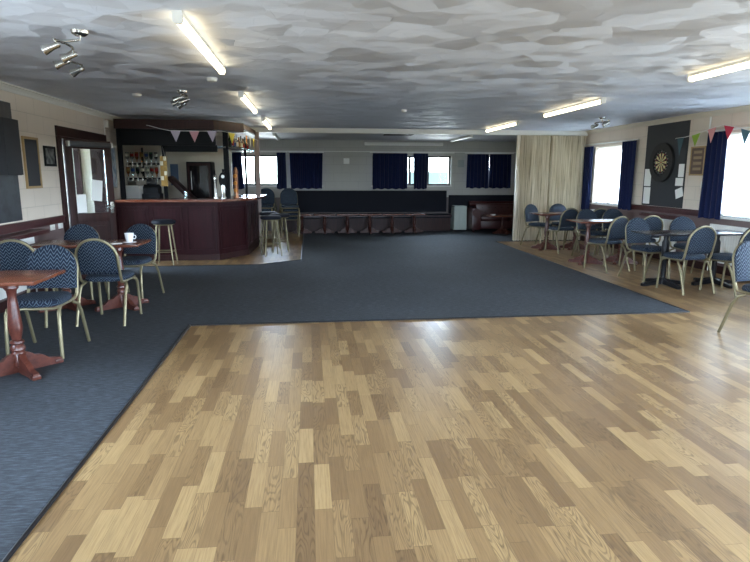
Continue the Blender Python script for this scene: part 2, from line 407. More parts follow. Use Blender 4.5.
# windows: frame, pane(s), sill
wn = [0]
def window(axis, pos, out, u0, u1, z0, z1, mull, fm, sill=True):
    wn[0] += 1
    def bx(b, ua, ub, da, db, za, zb):
        lo, hi = sorted((pos+out*da, pos+out*db))
        return b.box(lo, hi, ua, ub, za, zb) if axis == 'x' else b.box(ua, ub, lo, hi, za, zb)
    b = MB(); f = .05
    bx(b, u0, u0+f, .09, .15, z0, z1); bx(b, u1-f, u1, .09, .15, z0, z1); bx(b, u0+f, u1-f, .09, .15, z0, z0+f); bx(b, u0+f, u1-f, .09, .15, z1-f, z1)
    for q in mull: bx(b, q-.035, q+.035, .09, .15, z0+f, z1-f)
    o = struct(b.build('window_%d' % wn[0], fm, smooth=False))
    bx(MB(), u0+f, u1-f, .118, .122, z0+f, z1-f).build('pane', 'glass', o, smooth=False)
    if sill: bx(MB(), u0-.03, u1+.03, -.04, .09, z0-.03, z0).build('sill', 'sill', o, smooth=False)
for (a_, c_, p_, q_), mu in zip(FW, ([-1.42], [], [2.79, 3.3], [5.02])): window('y', YF, 1, a_, c_, p_, q_, mu, 'frame_brown')
for (a_, c_, p_, q_), mu in zip(RW, ([11.85], [7.15, 7.8], [4.25], [.85], [-2.])): window('x', XR, 1, a_, c_, p_, q_, mu, 'white')
window('x', XL, -1, 2.2, 4.2, .9, 2.1, [3.2], 'white')  # out-of-view left window, added to brighten the near floor and ceiling
for (a_, c_, p_, q_) in BW: window('y', YB, -1, a_, c_, p_, q_, [(a_+c_)/2], 'white')
# cornices, dado rails, conduits
def cove(x, s):
    pr = [(0, 0), (0, -.075), (.015, -.075), (.03, -.045), (.055, -.02), (.075, -.015), (.075, 0)]
    b = MB(); lo = [b.b.verts.new((x+s*a, YB, ZC+z)) for a, z in pr]; hi = [b.b.verts.new((x+s*a, YP-.05, ZC+z)) for a, z in pr]
    b.face(lo); b.face(hi)
    for i in range(len(pr)): b.face((lo[i], lo[(i+1) % len(pr)], hi[(i+1) % len(pr)], hi[i]))
    return b
struct(cove(XL, 1).build('trim_3', 'white', smooth=False))
struct(cove(XR, -1).build('trim_4', 'plain', smooth=False))
def dado(segs, x, s, name):
    b = MB()
    for a_, c_ in segs:
        lo, hi = sorted((x, x+s*.022)); b.box(lo, hi, a_, c_, .85, .945, .004)
        lo, hi = sorted((x, x+s*.034)); b.box(lo, hi, a_, c_, .925, .95, .004)
    return struct(b.build(name, 'dado'))
dado([(YB, 2.1), (4.3, 8.43), (10.37, 10.45)], XL, 1, 'trim_5')
dado([(8.5, 11.15), (12.55, 12.9), (5.65, 6.45)], XR, -1, 'trim_6')
struct(MB().box(XL, XL+.012, YB, 8.43, 0, .12).build('baseboard_left', 'darkwood'))
struct(MB().box(XR-.012, XR, YB, 12.9, 0, .12).build('baseboard_right', 'darkwood'))
struct(MB().tube([(XL+.015, 10.36, 2.42), (XL+.015, 10.36, 2.13)], .011).build('trim_7', 'white'))
struct(MB().tube([(XR-.015, 8.785, 2.42), (XR-.015, 8.785, 1.412)], .013).build('trim_8', 'white'))
struct(MB().tube([(6.0, YF-.015, 2.13), (-3.2, YF-.015, 2.13)], .012).build('trim_9', 'white'))

# ------------------------------------------------------------------ left doorway
df = DOOR
b = MB().box(XL, XL+.03, df[0]-.12, df[0], 0, 2.02, .004); b.box(XL, XL+.03, df[1], df[1]+.12, 0, 2.02, .004); b.box(XL, XL+.03, df[0]-.12, df[1]+.12, 2.02, 2.15, .004)
b.box(XL-.2, XL, df[0], df[0]+.03, 0, 2.02); b.box(XL-.2, XL, df[1]-.03, df[1], 0, 2.02); b.box(XL-.2, XL, df[0]+.03, df[1]-.03, 1.99, 2.02)
struct(b.build('trim_10', 'darkwood'))
# lobby seen through the door glass
lb = MB(); LX = XL-.2
lb.box(LX-1.5, LX, 8.2, 8.25, 0, 2.5); lb.box(LX-1.5, LX, 10.6, 10.65, 0, 2.5); lb.box(LX-1.55, LX-1.5, 8.2, 8.6, 0, 2.5); lb.box(LX-1.55, LX-1.5, 10.3, 10.65, 0, 2.5); lb.box(LX-1.55, LX-1.5, 8.6, 10.3, 0, .9); lb.box(LX-1.55, LX-1.5, 8.6, 10.3, 2.1, 2.5); lb.box(LX-1.55, LX, 8.2, 10.65, 2.5, 2.55); lb.box(LX-1.55, LX, 8.2, 10.65, -.1, 0)
struct(lb.build('wall_lobby', 'plain', smooth=False))
b = MB().box(-3.97, -3.87, 10.55, 10.6, 0, 2.1); b.box(-4.6, -4.5, 10.55, 10.6, 0, 2.1); b.box(-4.5, -3.97, 10.55, 10.6, 2., 2.1)
portal('window_daylight', (LX-1.56, 9.45, 1.5), 1.7, 1.2, (1, 0, 0))
window('x', LX-1.5, -1, 8.6, 10.3, .9, 2.1, [9.45], 'white')  # window added to brighten the lobby behind the door glass
struct(b.build('trim_11', 'darkwood'))
def door_leaf():
    W, H, T = .73, 1.98, .045
    o = thing('door_1', None, None, (XL+.035, 8.575, 0), 0); struct(o)
    dx, dy = .42, .60
    o.rotation_euler = (0, 0, math.atan2(dy, dx))       # leaf runs along local +x
    b = MB().box(0, .11, -T/2, T/2, .01, H, .003); b.box(W-.11, W, -T/2, T/2, .01, H, .003)
    b.box(.11, W-.11, -T/2, T/2, 1.86, H, .003); b.box(.11, W-.11, -T/2, T/2, .82, .95, .003); b.box(.11, W-.11, -T/2, T/2, .01, .22, .003)
    b.build('door_frame', 'darkwood', o)
    MB().box(.11, W-.11, -.004, .004, .95, 1.86).build('glass_pane', 'doorglass', o)
    b = MB().box(.11, W-.11, -.012, .012, .22, .82); b.box(.17, W-.17, -.02, .02, .28, .76, .006)
    b.build('lower_panel', 'darkwood', o)
    b = MB().box(.03, W-.02, -T/2-.05, -T/2, 1.885, 1.955, .012); c = b.build('closer_bar', pmat('grey_closer', (50, 52, 58), .5), o)
    MB().box(.02, .05, -T/2-.052, -T/2, 1.885, 1.957, .004).box(W-.03, W, -T/2-.052, -T/2, 1.885, 1.957, .004).build('end_cap', 'white_plastic', c)
    b = MB().box(W-.085, W-.03, -T/2-.008, -T/2, .93, 1.1, .003); h = b.build('handle', 'chrome', o)
    MB().tube([(W-.06, -T/2, 1.03), (W-.06, -T/2-.05, 1.03), (W-.17, -T/2-.055, 1.025)], .009).build('lever', 'chrome', h)
    return o
LEAF = door_leaf()
def on_leaf(x0, x1, z0, z1, label, tilt=0):
    mt = Matrix.Translation(LEAF.location) @ Matrix.Rotation(LEAF.rotation_euler.z, 4, 'Z')
    b = MB().box(-(x1-x0)/2, (x1-x0)/2, -.001, .001, -(z1-z0)/2, (z1-z0)/2)
    b.xf(Matrix.Rotation(tilt, 4, 'Y')); b.xf(Matrix.Translation(((x0+x1)/2, -.007, (z0+z1)/2))); b.xf(mt)
    tag(b.build('notice_sheet', 'paper'), label, 'paper')
on_leaf(.12, .27, .96, 1.22, 'white sheet stuck low in the left corner of the door glass')
on_leaf(.37, .54, 1.12, 1.42, 'crooked white sheet higher up in the right half of the door glass', .12)

# ------------------------------------------------------------------ chair
def arch(w, z0, z1, inset=0., n=14):
    r = w/2-inset; cz = z1-inset-r*.92; pts = [(-r, z0+inset), (-r, (z0+cz)/2)]
    for i in range(n+1):
        a = PI-PI*i/n; pts.append((r*math.cos(a), cz+r*.92*math.sin(a)))
    pts += [(r, (z0+cz)/2), (r, z0+inset)]
    m = 5
    for i in range(1, m): pts.append((r-2*r*i/m, z0+inset))
    return pts
def yb(z): return -.205-(z-.44)*.20
def make_chair(label):
    o = thing('banquet_chair', label, 'chair')
    # backrest cushion in front of the tube frame
    def lp(w, z0, z1, ins, off): return [(x, yb(z)+off, z) for x, z in arch(w, z0, z1, ins)]
    MB().loops([lp(.40, .515, .88, .035, -.014), lp(.40, .515, .88, .022, -.012), lp(.40, .515, .88, .016, .004), lp(.415, .51, .885, .0, .013), lp(.415, .51, .885, .004, .026), lp(.415, .51, .885, .03, .036), lp(.415, .51, .885, .09, .041)]).build('backrest', 'fabric', o)
    # seat cushion
    def so(s, dy=0.):
        pts = []
        for i in range(28):
            a = 2*PI*i/28; c, q = math.cos(a), math.sin(a)
            wx = .205 if q > 0 else .2
            pts.append((s*wx*math.copysign(abs(c)**.5, c), s*.215*math.copysign(abs(q)**.62, q)+.015))
        return pts
    MB().loops([[(x, y, z) for x, y in so(s)] for s, z in ((.9, .43), (.99, .435), (1.02, .452), (1., .475), (.93, .488), (.7, .494), (.35, .497))]).build('seat', 'fabric', o)
    def side(s):
        return [(s*.188, -.03, .424), (s*.188, -.13, .424), (s*.192, -.18, .432), (s*.2, -.2, .455), (s*.2, yb(.5), .5), (s*.2, yb(.6), .6)]
    L = side(-1); R_ = side(1)[::-1]; r = .2; cz = .88-.012-r*.92
    mid = [(r*math.cos(PI-PI*i/14), yb(cz+r*.92*math.sin(PI*i/14)), cz+r*.92*math.sin(PI*i/14)) for i in range(15)]
    MB().tube(L+mid+R_, .0145, 8).build('back_frame', 'brass', o)
    MB().tube([(-.188, -.06, .422), (-.188, .15, .422), (-.175, .21, .42), (-.13, .222, .42), (.13, .222, .42), (.175, .21, .42), (.188, .15, .422), (.188, -.06, .422)], .011, 8).build('seat_frame', 'brass', o)
    for s in (-1, 1):
        MB().tube([(s*.188, .12, .415), (s*.2, .17, .405), (s*.203, .195, .37), (s*.207, .21, .2), (s*.21, .222, .0)], [.012, .015, .015, .015, .0145], 10).build('leg', 'brass', o)
        MB().tube([(s*.198, -.1, .412), (s*.225, -.15, .385), (s*.228, -.2, .3), (s*.233, -.30, .0)], [.012, .015, .015, .0145], 10).build('leg', 'brass', o)
    return o
def face(dx, dy): return math.atan2(dy, dx)-PI/2     # rotation so that local +y looks along (dx, dy)
CH = [
 # x, y, facing, label, group
 (-2.86, 6.12, (-.1, 1), 'leftmost banquet chair, its back to us, beside the left wall radiator', 'chairs at the left tables'),
 (-2.245, 5.03, (0, -1), 'banquet chair facing us behind the nearest wooden table at left', 'chairs at the left tables'),
 (-2.06, 6.14, (.08, 1), 'banquet chair, back to us, in front of the white cup table', 'chairs at the left tables'),
 (-2.80, 7.25, (.05, -1), 'banquet chair between the wooden tables and the glazed door', 'chairs at the left tables'),
 (-2.16, 7.26, (-.2, -1), 'banquet chair behind the white cup, in front of the bar stool', 'chairs at the left tables'),
 (4.93, 11.98, (.45, -.9), 'navy banquet chair in front of the pleated partition, nearest its free left edge', 'chairs at the right tables'),
 (5.50, 12.12, (0, -1), 'navy banquet chair against the pleated partition, behind the farthest tables', 'chairs at the right tables'),
 (5.00, 11.02, (-.15, 1), 'navy banquet chair, back to us, at the tables by the partition', 'chairs at the right tables'),
 (5.2, 10.1, (.1, -1), 'navy banquet chair behind the middle wooden tables, nearer the carpet', 'chairs at the right tables'),
 (5.62, 10.97, (0, 1), 'navy banquet chair below the far curtained window with bright brass rim', 'chairs at the right tables'),
 (5.72, 10.15, (0, -1), 'navy banquet chair behind the middle wooden tables, nearer the wall', 'chairs at the right tables'),
 (4.74, 8.78, (-.3, 1), 'navy banquet chair, back to us, before the middle wooden tables', 'chairs at the right tables'),
 (4.90, 7.86, (.15, -1), 'navy banquet chair facing us at the carpet end of the black tables', 'chairs at the right tables'),
 (5.42, 8.93, (0, 1), 'navy banquet chair, back to us, below the papers left of dartboard', 'chairs at the right tables'),
 (5.66, 8.0, (-.05, -1), 'navy banquet chair facing us behind the black tables, below the dartboard wall', 'chairs at the right tables'),
 (4.91, 7.03, (-.12, 1), 'navy banquet chair with its back to us in front of the black tables', 'chairs at the right tables'),
 (5.42, 6.86, (-.3, 1), 'navy banquet chair drawn up to the black tables beneath the near right window', 'chairs at the right tables'),
 (4.245, 4.80, (.25, -.97), 'navy banquet chair nearest us at the right, cut by the picture edge', 'chairs at the right tables'),
]
chair0 = None
for x, y, d, lab, grp in CH:
    if chair0 is None:
        chair0 = make_chair(lab); chair0['group'] = grp; chair0.location = (x, y, .012); chair0.rotation_euler = (0, 0, face(*d))
    else: dup(chair0, (x, y, .012 if x < 4 else .004), face(*d), lab, grp)
ORD = ['bottom', 'second from bottom', 'second from top', 'top']
for (sx, sy, d, where) in ((-.50, 14.5, (.12, -1), 'stack beside the long bench'), (-1.04, 14.6, (-.1, -1), 'stack under the far left window')):
    for k in range(4):
        q = Vector((d[0], d[1])).normalized()*(.105*k)
        dup(chair0, (sx+q.x, sy+q.y, .001+.1*k), face(*d), '%s banquet chair in the %s' % (ORD[k], where), 'stacked banquet chairs')

# ------------------------------------------------------------------ tables
def ogee_arm(L, h0=.16):
    return [(0.02, 0.0), (L, 0.0), (L+.012, .02), (L, .045), (L-.03, .05), (L*.72, .06), (L*.62, .085), (L*.5, .105), (L*.38, .11), (L*.28, .135), (L*.17, h0), (.02, h0)]
def make_table(label, name, W, D, H, cat='table', arm=.30, ang=PI/4, top='tabletop'):
    o = thing(name, label, cat)
    t = .026
    MB().box(-W/2, W/2, -D/2, D/2, H-t, H, .006).build('tabletop', top, o)
    MB().box(-W/2+.14, W/2-.14, -.035, .035, H-t-.035, H-t, .004).box(-.035, .035, -D/2+.12, D/2-.12, H-t-.035, H-t, .004).build('top_bearer', 'mahogany', o)
    pr = [(.05, H-t-.035), (.052, H-.09), (.036, H-.11), (.03, H-.16), (.034, H-.2), (.044, .5*H+.06), (.05, .5*H-.02), (.046, .42*H), (.034, .36*H), (.032, .34*H), (.048, .33*H), (.05, .31*H), (.036, .295*H), (.05, .27*H), (.053, .24*H), (.042, .22*H), (.05, .2*H), (.05, .05)]
    MB().lathe(pr[::-1], n=18).build('column', 'mahogany', o)
    for k in range(4):
        b = MB().slab(ogee_arm(arm, .2*H), .042, 'y'); b.box(arm-.05, arm+.01, -.03, .03, 0, .03, .004)
        b.xf(Matrix.Rotation(ang+k*PI/2, 4, 'Z')); b.build('foot', 'mahogany', o)
    return o
t0 = make_table('small square wooden pedestal table nearest us at the left edge', 'pedestal_table', .58, .56, .745)
t0.location = (-2.235, 4.53, .007); t0['group'] = 'wooden pedestal tables'
for x, y, z, lab in ((-2.15, 6.76, .007, 'square wooden pedestal table with the white cup on it'), (-2.75, 6.76, .007, 'square wooden pedestal table between the white cup table and the left wall'),
        (4.86, 11.42, 0, 'wooden pedestal table by the pleated partition, nearer the carpet'), (5.48, 11.42, 0, 'wooden pedestal table by the pleated partition, nearer the window'),
        (4.78, 9.48, 0, 'middle wooden pedestal table on the right side, nearer the carpet'), (5.40, 9.48, 0, 'middle wooden pedestal table on the right side, nearer the wall')):
    dup(t0, (x, y, z), 0, lab)
def black_table(label):
    o = thing('cafe_table', label, 'table')
    MB().box(-.36, .36, -.29, .29, .715, .74, .008).build('tabletop', 'blacktop', o)
    b = MB().lathe([(.05, .03), (.05, .09), (.032, .11), (.032, .36), (.05, .4), (.05, .6), (.032, .64), (.036, .69), (.16, .7), (.16, .715)], n=14); b.build('column', 'blackmetal', o)
    for k in range(4):
        MB().slab([(.03, .02), (.3, .0), (.33, .0), (.33, .035), (.3, .045), (.12, .075), (.03, .1)], .05, 'y').xf(Matrix.Rotation(k*PI/2+.12, 4, 'Z')).build('foot', 'blackmetal', o)
    return o
c0 = black_table('black cafe table on iron base, end nearer the carpet'); c0.location = (4.88, 7.42, 0); c0['group'] = 'black cafe tables'
dup(c0, (5.62, 7.40, 0), 0, 'black cafe table on iron base, end under the near right window')
M['mahogany'] = wood('shaded_low_table_wood', (52, 26, 22), (78, 43, 34), .4, spec=.3)  # same table mahogany, the dimness of the far end put into its colour
lt0 = make_table('low wooden table', 'low_table', .56, .46, .50, arm=.24, ang=0.)
NTH = ['leftmost', 'second from left', 'third from left', 'third from right', 'second from right', 'rightmost']
for k in range(6):
    lab = '%s of the six low wooden tables before the long bench' % NTH[k]
    if k == 0: lt0['label'] = lab; lt0['group'] = 'low tables along the bench'; lt0.location = (-.20, 15.13, .007)
    else: dup(lt0, (-.20+.592*k, 15.13, .007), 0, lab)
lt = make_table('low wooden pedestal table in front of the dark red sofa', 'low_table', .9, .55, .48, arm=.26, ang=.2); lt.location = (5.0, 14.62, .007)
MB_ = MB().lathe([(.0, .0), (.06, .0), (.075, .03), (.07, .03), (.058, .008), (.0, .008)], n=16).xf(Matrix.Translation((4.72, 14.55, .4875)))
tag(MB_.build('dish', 'china'), 'small white dish on the low table by the sofa', 'dish')
# cup and saucer on the left table
cup = thing('cup', 'white cup standing on the left wooden table', 'cup', (-1.98, 6.62, .7535))
MB().lathe([(.0, .016), (.03, .016), (.042, .06), (.05, .112), (.047, .112), (.039, .06), (.028, .021), (.0, .021)], n=20).build('bowl', 'china', cup)
MB().tube([(.044, 0, .09), (.066, 0, .088), (.072, 0, .07), (.062, 0, .052), (.038, 0, .05)], .005, 6).build('handle', 'china', cup)
tag(MB().lathe([(.0, .0), (.035, .0), (.075, .013), (.074, .016), (.035, .005), (.025, .014), (.0, .014)], n=22).xf(Matrix.Translation((-1.98, 6.62, .7525))).build('saucer', 'china'), 'white saucer under the cup on the left table', 'saucer')
b = MB().box(-.06, .06, -.05, .05, 0, .006, .001); b.xf(Matrix.Translation((-2.12, 6.6, .7525)) @ Matrix.Rotation(.4, 4, 'Z'))
tag(b.build('napkin', 'paper'), 'folded white napkin lying beside the cup', 'napkin')

# ------------------------------------------------------------------ radiators and shelves
def radiator(x, s, y0, y1, z0, z1, label):
    o = thing('radiator', label, 'radiator', (x+s*.062, (y0+y1)/2, 0), 0)
    b = MB(); n = int((y1-y0)/.05); Ly = y1-y0; pts = []
    for i in range(n*2+1):
        pts.append((-Ly/2+Ly*i/(n*2), .012 if i % 2 else 0.))
    out = [(y, s*(.02+d)) for y, d in pts]
    V0 = [b.b.verts.new((d, y, z0)) for y, d in out]; V1 = [b.b.verts.new((d, y, z1)) for y, d in out]
    U0 = [b.b.verts.new((-s*.02, y, z0)) for y, d in out]; U1 = [b.b.verts.new((-s*.02, y, z1)) for y, d in out]
    for i in range(len(out)-1):
        b.face((V0[i], V0[i+1], V1[i+1], V1[i])); b.face((U0[i], U0[i+1], U1[i+1], U1[i])); b.face((V1[i], V1[i+1], U1[i+1], U1[i])); b.face((V0[i], V0[i+1], U0[i+1], U0[i]))
    b.face((V0[0], V1[0], U1[0], U0[0])); b.face((V0[-1], V1[-1], U1[-1], U0[-1]))
    b.build('panel', 'white', o, ang=20)
    b = MB()
    for q in (-Ly/2+.15, Ly/2-.15): b.box(min(-s*.06, -s*.02), max(-s*.06, -s*.02), q-.02, q+.02, z0+.1, z1-.1)
    b.build('bracket', 'white', o)
    MB().tube([(0, Ly/2-.03, z0), (0, Ly/2-.03, 0.008)], .01).build('pipe', 'steel', o)
    return o
radiator(XL, 1, 5.9, 7.35, .18, .77, 'white ribbed radiator under the red wooden shelf on the left wall')
tag(MB().box(XL, XL+.2, 5.8, 7.5, .815, .842, .005).box(XL, XL+.022, 5.8, 7.5, .77, .815).box(XL+.178, XL+.2, 5.8, 7.5, .79, .815).build('radiator_shelf', 'dado'), 'reddish wooden shelf over the radiator on the left wall', 'shelf')
radiator(XR, -1, 9.3, 10.15, .18, .74, 'white radiator under the reddish shelf below the dartboard')
tag(MB().box(XR-.2, XR, 9.2, 10.25, .80, .827, .005).box(XR-.022, XR, 9.2, 10.25, .755, .80).box(XR-.2, XR-.178, 9.2, 10.25, .775, .80).build('radiator_shelf', 'dado'), 'reddish wooden shelf over the radiator below the dartboard', 'shelf')
radiator(XR, -1, 6.7, 8.45, .18, .76, 'white ribbed radiator below the near right window')
radiator(XR, -1, 11.3, 12.4, .18, .76, 'white radiator below the far right window')

# ------------------------------------------------------------------ curtains
def curtain(axis, pos, u0, u1, z0, z1, waves, amp, mat, name, label, cat, group=None, flare=0., thick=.008, seed=1, gather=True):
    """pleated cloth with thickness; pos is the centre plane"""
    rg = random.Random(seed); n = waves*8; rows = 7
    ph = [rg.uniform(-.5, .5) for _ in range(waves+1)]
    b = MB(); F = []; Bk = []
    for j in range(rows+1):
        t = j/rows; z = z1+(z0-z1)*t; a_ = []; c_ = []
        for i in range(n+1):
            s = i/n; u = u0+(u1-u0)*s+flare*t*(s-.5)
            k = s*waves; w_ = math.sin(2*PI*k+ph[min(int(k), waves)]*.8*t)*amp*(.75+.35*t)+amp*.3*math.sin(5.1*k+seed)
            zz = z+(.012*math.sin(3.3*k+seed) if j == rows else 0.)
            d = pos+w_; P = (lambda dd: (dd, u, zz)) if axis == 'x' else (lambda dd: (u, dd, zz))
            a_.append(b.b.verts.new(P(d-thick/2))); c_.append(b.b.verts.new(P(d+thick/2)))
        F.append(a_); Bk.append(c_)
    for j in range(rows):
        for i in range(n):
            b.face((F[j][i], F[j][i+1], F[j+1][i+1], F[j+1][i])); b.face((Bk[j][i], Bk[j+1][i], Bk[j+1][i+1], Bk[j][i+1]))
        for i in (0, n): b.face((F[j][i], F[j+1][i], Bk[j+1][i], Bk[j][i]))
    for j in (0, rows):
        for i in range(n): b.face((F[j][i], F[j][i+1], Bk[j][i+1], Bk[j][i]))
    return tag(b.build(name, mat, ang=60), label, cat, group)
G = 'navy curtains'
def rail(axis, pos, u0, u1, z, label):
    b = MB()
    if axis == 'x': b.tube([(pos, u0, z), (pos, u1, z)], .012)
    else: b.tube([(u0, pos, z), (u1, pos, z)], .012)
    return tag(b.build('curtain_rail', 'white'), label, 'curtain rail')
curtain('x', XR-.07, 12.5, 12.88, .73, 2.14, 4, .025, 'navy', 'curtain', 'navy curtain left of the far right window, next to the partition', 'curtain', G, -.06, seed=2)
curtain('x', XR-.07, 10.76, 11.27, .84, 2.17, 5, .025, 'navy', 'curtain', 'navy curtain right of the far right window, towards the dartboard', 'curtain', G, -.05, seed=3)
curtain('x', XR-.07, 8.28, 8.71, .84, 2.17, 4, .026, 'navy', 'curtain', 'navy curtain at the near right window under the red bunting flag', 'curtain', G, .06, seed=4)
curtain('x', XR-.07, 6.15, 6.55, .84, 2.17, 4, .026, 'navy', 'curtain', 'navy curtain at the near end of the near right window', 'curtain', G, .04, seed=14)
curtain('x', XR+.03, 11.24, 12.46, .93, 2.09, 16, .014, 'net', 'net_curtain', 'white net curtain in the far right window', 'net curtain', 'net curtains', thick=.003, seed=5)
curtain('x', XR+.03, 6.54, 8.41, .91, 2.11, 22, .014, 'net', 'net_curtain', 'white net curtain in the near right window', 'net curtain', 'net curtains', thick=.003, seed=6)
rail('x', XR-.07, 10.7, 12.9, 2.185, 'curtain rail over the far right window')
rail('x', XR-.07, 6.1, 8.75, 2.185, 'curtain rail over the near right window')
YC = YF-.075
curtain('y', YC, -2.2, -1.76, 1.13, 2.09, 4, .022, 'navy', 'curtain', 'navy curtain left of the bright far left window, seen through the bar', 'curtain', G, .1, seed=7)
curtain('y', YC, -.84, -.60, 1.13, 2.09, 3, .022, 'navy', 'curtain', 'narrow navy curtain right of the bright far left window', 'curtain', G, .03, seed=8)
curtain('y', YC, -.50, .385, 1.14, 2.08, 8, .022, 'navy', 'curtain', 'wide closed navy curtain left of the small white wall sign', 'curtain', G, -.05, seed=9)
curtain('y', YC, 1.74, 2.70, 1.13, 2.09, 9, .022, 'navy', 'curtain', 'wide navy curtain over the left part of the middle far window', 'curtain', G, .0, seed=10)
curtain('y', YC, 2.86, 3.27, 1.13, 2.09, 5, .024, 'navy', 'curtain', 'bunched navy curtain in the middle of the middle far window', 'curtain', G, -.04, seed=11)
curtain('y', YC, 4.37, 4.985, 1.15, 2.08, 6, .022, 'navy', 'curtain', 'left half of the drawn navy curtains above the sofa', 'curtain', G, .02, seed=12)
curtain('y', YC, 5.01, 5.63, 1.15, 2.08, 6, .022, 'navy', 'curtain', 'right half of the drawn navy curtains above the sofa', 'curtain', G, .02, seed=13)
for u0, u1, l_ in ((-2.3, -.55, 'far left window'), (-.52, .42, 'closed curtain beside the far left window'), (1.66, 4.0, 'middle far window'), (4.3, 5.7, 'window above the sofa')):
    rail('y', YC, u0, u1, 2.105, 'curtain rail above the %s' % l_)

# ------------------------------------------------------------------ folding partition
fp = thing('folding_partition', 'tall cream pleated folding partition closing the right side of the far room', 'partition', (0, YP, 0))
def pleats(x0, x1, n, seed):
    rg = random.Random(seed); xs = [x0]; b = MB(); pts = []
    for i in range(n*2+1):
        x = x0+(x1-x0)*i/(n*2)+(rg.uniform(-.012, .012) if 0 < i < n*2 else 0)
        pts.append((x, (-.11 if i % 2 else .05)+rg.uniform(-.014, .014)))
    t = .008
    for z0, z1 in ((.015, 2.39),):
        A = [b.b.verts.new((x, y, z0)) for x, y in pts]; B = [b.b.verts.new((x, y, z1)) for x, y in pts]
        C_ = [b.b.verts.new((x, y+t, z0)) for x, y in pts]; D = [b.b.verts.new((x, y+t, z1)) for x, y in pts]
        for i in range(len(pts)-1):
            b.face((A[i], A[i+1], B[i+1], B[i])); b.face((C_[i], D[i], D[i+1], C_[i+1])); b.face((A[i], C_[i], C_[i+1], A[i+1])); b.face((B[i], B[i+1], D[i+1], D[i]))
        b.face((A[0], B[0], D[0], C_[0])); b.face((A[-1], C_[-1], D[-1], B[-1]))
    return b
pleats(4.76, 5.46, 9, 3).build('pleated_leaf', 'vinyl', fp, ang=10)
pleats(5.50, 6.32, 10, 4).build('pleated_leaf', 'vinyl', fp, ang=10)
MB().box(4.70, 4.76, -.05, .05, .01, 2.39, .006).build('end_post', 'vinyl', fp)
MB().box(5.465, 5.495, -.04, .03, .01, 2.39, .004).build('meeting_post', pmat('brown_vinyl', (150, 136, 106), .5), fp)

# ------------------------------------------------------------------ bar
V = [(XL+.01, 10.5), (-1.61, 10.5), (-1.17, 11.15), (-1.10, 12.8)]
def offset(path, d):
    out = []
    for i, p in enumerate(path):
        ns = []
        for a, c in ((i-1, i), (i, i+1)):
            if a >= 0 and c < len(path):
                e_ = Vector((path[c][0]-path[a][0], path[c][1]-path[a][1])).normalized(); ns.append(Vector((-e_.y, e_.x)))
        n = sum(ns, Vector((0, 0))).normalized(); k = 1/max(.3, n.dot(ns[0])); out.append((p[0]+n.x*d*k, p[1]+n.y*d*k))
    return out
def ribbon(path, d0, d1, z0, z1):
    return MB().prism(offset(path, d0)+offset(path, d1)[::-1], z0, z1)
bar = thing('bar_counter', 'dark mahogany panelled bar counter at the left', 'bar', (0, 0, 0))
ribbon(V, 0, .05, .1, 1.035).build('front_board', 'barwood', bar, smooth=False)
ribbon(V, -.015, .05, 0, .1).build('skirting', 'darkwood', bar, smooth=False)
def seg_panel(a, c, u0, u1, z0, z1, t=.014, m=.035):
    A, C_ = Vector(a), Vector(c); e_ = (C_-A).normalized(); n = Vector((e_.y, -e_.x)); Ls = (C_-A).length
    b = MB()
    def bx(ua, ub, za, zb, tt):
        p = [A+e_*ua*Ls, A+e_*ub*Ls, A+e_*ub*Ls+n*tt, A+e_*ua*Ls+n*tt]; b.prism([tuple(q) for q in p], za, zb)
    du = m/Ls
    bx(u0, u1, z0, z0+m, t); bx(u0, u1, z1-m, z1, t); bx(u0, u0+du, z0+m, z1-m, t); bx(u1-du, u1, z0+m, z1-m, t)
    bx(u0+du*1.6, u1-du*1.6, z0+m*1.6, z1-m*1.6, t*.5)
    return b
for a, c, cuts in ((V[0], V[1], (0.01, .34, .67, .99)), (V[1], V[2], (.03, .97)), (V[2], V[3], (.02, .34, .67, .98))):
    for u0, u1 in zip(cuts, cuts[1:]): seg_panel(a, c, u0+.015, u1-.015, .16, .95).build('panel', 'barwood', bar, smooth=False)
tag(ribbon(V, -.2, .42, 1.037, 1.08).build('polished_worktop', 'bartop', smooth=False), 'polished wooden worktop running along the bar counter', 'worktop')
# canopy above the bar
gan = thing('bar_canopy', 'dark wooden canopy with posts and glass shelf above the bar', 'canopy', (0, 0, 0))
VP = [(-3.26, 10.5)]+V[1:3]
ribbon(VP, 0, .04, 2.27, 2.43).build('pelmet', 'darkwood', gan, smooth=False)
ribbon([V[2], V[3]], .0, .04, 2.33, 2.42).build('side_rail', 'darkwood', gan, smooth=False)
b = ribbon(VP[:2], .1, .16, 2.0, 2.269); b.box(-2.57, -1.61, 10.77, 10.83, 1.9, 2.0).box(-2.57, -1.61, 10.66, 10.83, 2.0, 2.02); b.build('lower_pelmet', 'black', gan, smooth=False)
ribbon(VP, .041, .5, 2.27, 2.29).build('canopy_shelf', 'darkwood', gan, smooth=False)
for x, y, r_, z1 in ((-3.22, 10.62, .035, 2.27), (-2.54, 10.80, .03, 2.02), (-1.47, 10.88, .045, 2.27), (-1.2, 11.55, .022, 2.0)):
    MB().box(x-r_, x+r_, y-r_, y+r_, 1.081, z1, .004).build('post', 'black', gan)
sh = ribbon([(-1.50, 10.75), V[2], V[3]], .02, .32, 1.985, 1.997).build('glass_shelf', 'shelf_glass', gan, smooth=False)
b = MB()
for d in (.03, .12, .21, .30):
    o_ = offset([(-1.50, 10.75), V[2], V[3]], d); b.tube([(*p, 1.978) for p in o_], .007, 6)
b.build('shelf_rail', 'steel', gan)
struct(MB().box(-1.13, -1.04, 12.84, 12.93, 0, 2.40).build('trim_12', pmat('pale_post', (150, 132, 124), .5), smooth=False))
